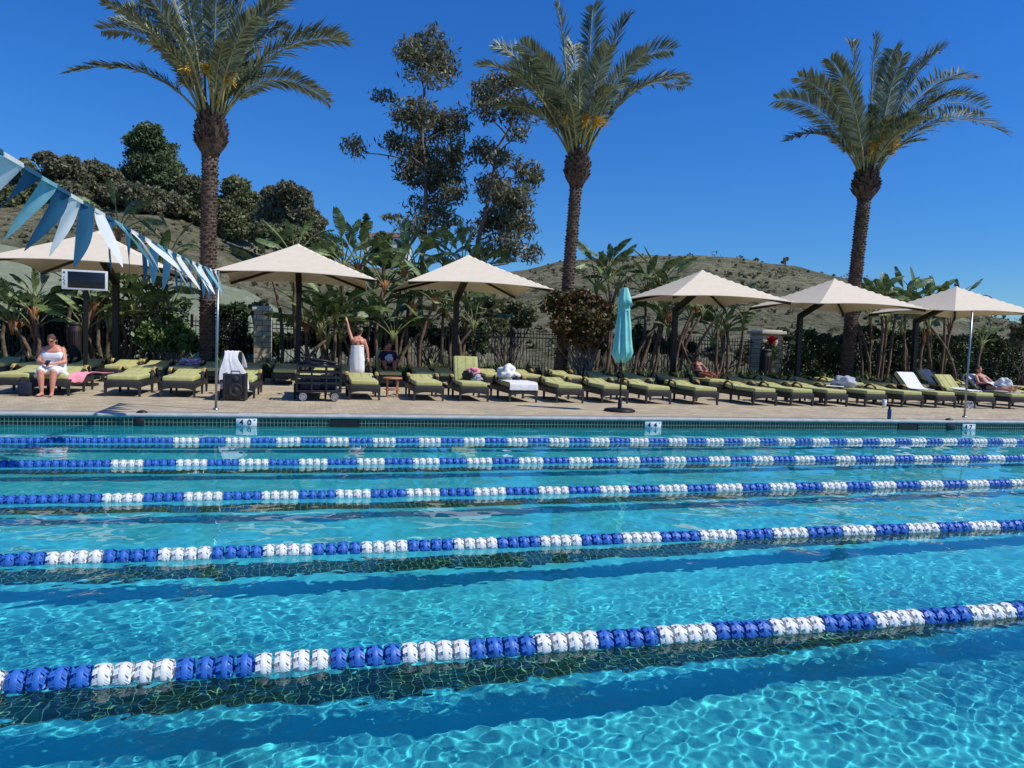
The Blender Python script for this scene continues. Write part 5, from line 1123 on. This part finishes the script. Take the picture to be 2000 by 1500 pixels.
mb = MB(); mb.lathe([(.155, 1.26), (.165, 1.20), (.17, 1.0), (.195, .85), (.19, .6), (.185, .42), (.17, .42)], 40, (0, 0, 0), 0, lambda th, z: 1+.03*math.sin(th*7+z*4)+.02*math.sin(th*13)); o = mb.build('towel_wrap', M['towel'], root); o.scale = (1.1, .92, 1)
mb = MB(); capsule(mb, (.14, -.09, 1.25), (-.08, -.12, 1.2), .03, .03); fuse(mb, 'towel_tuck', M['towel'], root, .01, 2)
mb = MB(); mb.tube([(-.09, -.115, 1.28), (-.02, -.12, 1.36), (.05, -.06, 1.46)], .009, 5); mb.tube([(.11, -.115, 1.28), (.06, -.12, 1.36), (.02, -.06, 1.46)], .009, 5); mb.build('swimsuit_strap', M['swim'], root)
mb = MB(); mb.lathe([(.085, .0), (.092, .01), (.088, .045), (.06, .085), (0, .10)], 20); o = mb.build('visor_cap', M['shrubleaf'], root, (.06, .03, 1.68))

# 3 man in navy sitting on the upright back-row lounger
ox = B2[763]; root = thing('person', 'man in navy shirt sitting in the shade on the upright back-row lounger', 'person', (ox, R2Y+.95, DECK), 0)
J = dict(pelvis=(0, .0, .60), chest=(0, .10, .92), neck=(0, .10, 1.08), head=(.02, .05, 1.24), shL=(.2, .10, 1.0), shR=(-.2, .10, 1.0), elL=(.30, -.04, .76), elR=(-.30, -.04, .76), wrL=(.10, -.26, .74), wrR=(-.10, -.26, .74),
         hipL=(.1, -.02, .58), hipR=(-.1, -.02, .58), knL=(.16, -.40, .74), knR=(-.16, -.40, .74), anL=(.12, -.72, .54), anR=(-.12, -.72, .54), toL=(.13, -.84, .60), toR=(-.13, -.84, .60))
body(root, J, M['skin2'], 1.1, .012, (.6, .6), (0, -.95, -.3))
hair(root, Vector(J['head']), (0, -.95, -.3), M['hairdark'])
mb = MB(); capsule(mb, (.12, .10, .95), (-.12, .10, .95), .145, .145); capsule(mb, (.1, .05, .74), (-.1, .05, .74), .15, .15); capsule(mb, (.2, .1, 1.0), (.27, .02, .84), .075, .068); capsule(mb, (-.2, .1, 1.0), (-.27, .02, .84), .075, .068); capsule(mb, (.1, 0, .60), (-.1, 0, .60), .14, .14)
sh = fuse(mb, 'shirt', M['navy'], root, .013, 3)
mb = MB()
for s_ in (1, -1): capsule(mb, (s_*.1, 0, .6), (s_*.155, -.36, .73), .115, .082)
fuse(mb, 'shorts', M['navy'], root, .013, 3)
bundle('striped_towel', 'small blue and white towel held in the lap of the man in navy', 'towel', (ox, R2Y+.60, DECK+.86), (.10, .07, .13), M['greytowel'], 51, .4)

# 4 shaded sunbather under the fourth umbrella
def recline(ox, oy, label, skin, hairm, w=1.0, rz=0, suit=None):
    root = thing('person', label, 'person', (ox, oy, DECK), rz)
    J = dict(pelvis=(0, 1.12, .60), chest=(0, 1.40, .84), neck=(0, 1.49, .98), head=(.01, 1.52, 1.12), shL=(.18, 1.44, .92), shR=(-.18, 1.44, .92), elL=(.28, 1.20, .72), elR=(-.28, 1.22, .72), wrL=(.12, 1.00, .72), wrR=(-.10, 1.02, .72),
             hipL=(.1, 1.08, .58), hipR=(-.1, 1.08, .58), knL=(.11, .70, .66), knR=(-.10, .66, .60), anL=(.12, .28, .55), anR=(-.08, .24, .55), toL=(.15, .20, .68), toR=(-.12, .16, .68))
    body(root, J, skin, w, .012, (.5, .5), (0, -.95, -.25)); hair(root, Vector(J['head']), (0, -.95, -.25), hairm, .12)
    mb = MB(); capsule(mb, (.1, 1.40, .83), (-.1, 1.40, .83), .13*w, .13*w); capsule(mb, (.09, 1.25, .70), (-.09, 1.25, .70), .125*w, .125*w); capsule(mb, (.1, 1.1, .60), (-.1, 1.1, .60), .125*w, .125*w); fuse(mb, 'swimsuit', suit or M['swim'], root, .013, 3)
    return root
recline(B2[1400], R2Y, 'shaded sunbather in dark clothes reclining under the fourth umbrella', M['skin2'], M['hairdark'], 1.0, 0, M['navy'])
X = B2[1400]; cloth('beach_towel', 'white towel hanging over the backrest beside the shaded sunbather', 'towel', backpath(.78, 1.22, .5), .30, M['towel'], 61, .014, .012, (X+.17, R2Y+.02, DECK))
# 5 person lying in the sun at the right
r5 = recline(FRONT[1990], R1Y, 'reclining sunbather at the far right with white towels over the lap', M['skin'], M['hairbrown'], 1.0)
X = FRONT[1990]
bundle('lap_towel', 'white towel heaped over the reclining sunbather knees', 'towel', (X+.08, R1Y+.66, ZS+.24), (.17, .22, .19), M['towel'], 62, .3)
cloth('lap_cloth', 'white cloth lying over the reclining sunbather hips', 'towel', [(.62, .62), (.85, .72), (1.05, .76), (1.15, .72)], .44, M['towel'], 63, .014, .015, (X, R1Y, DECK))
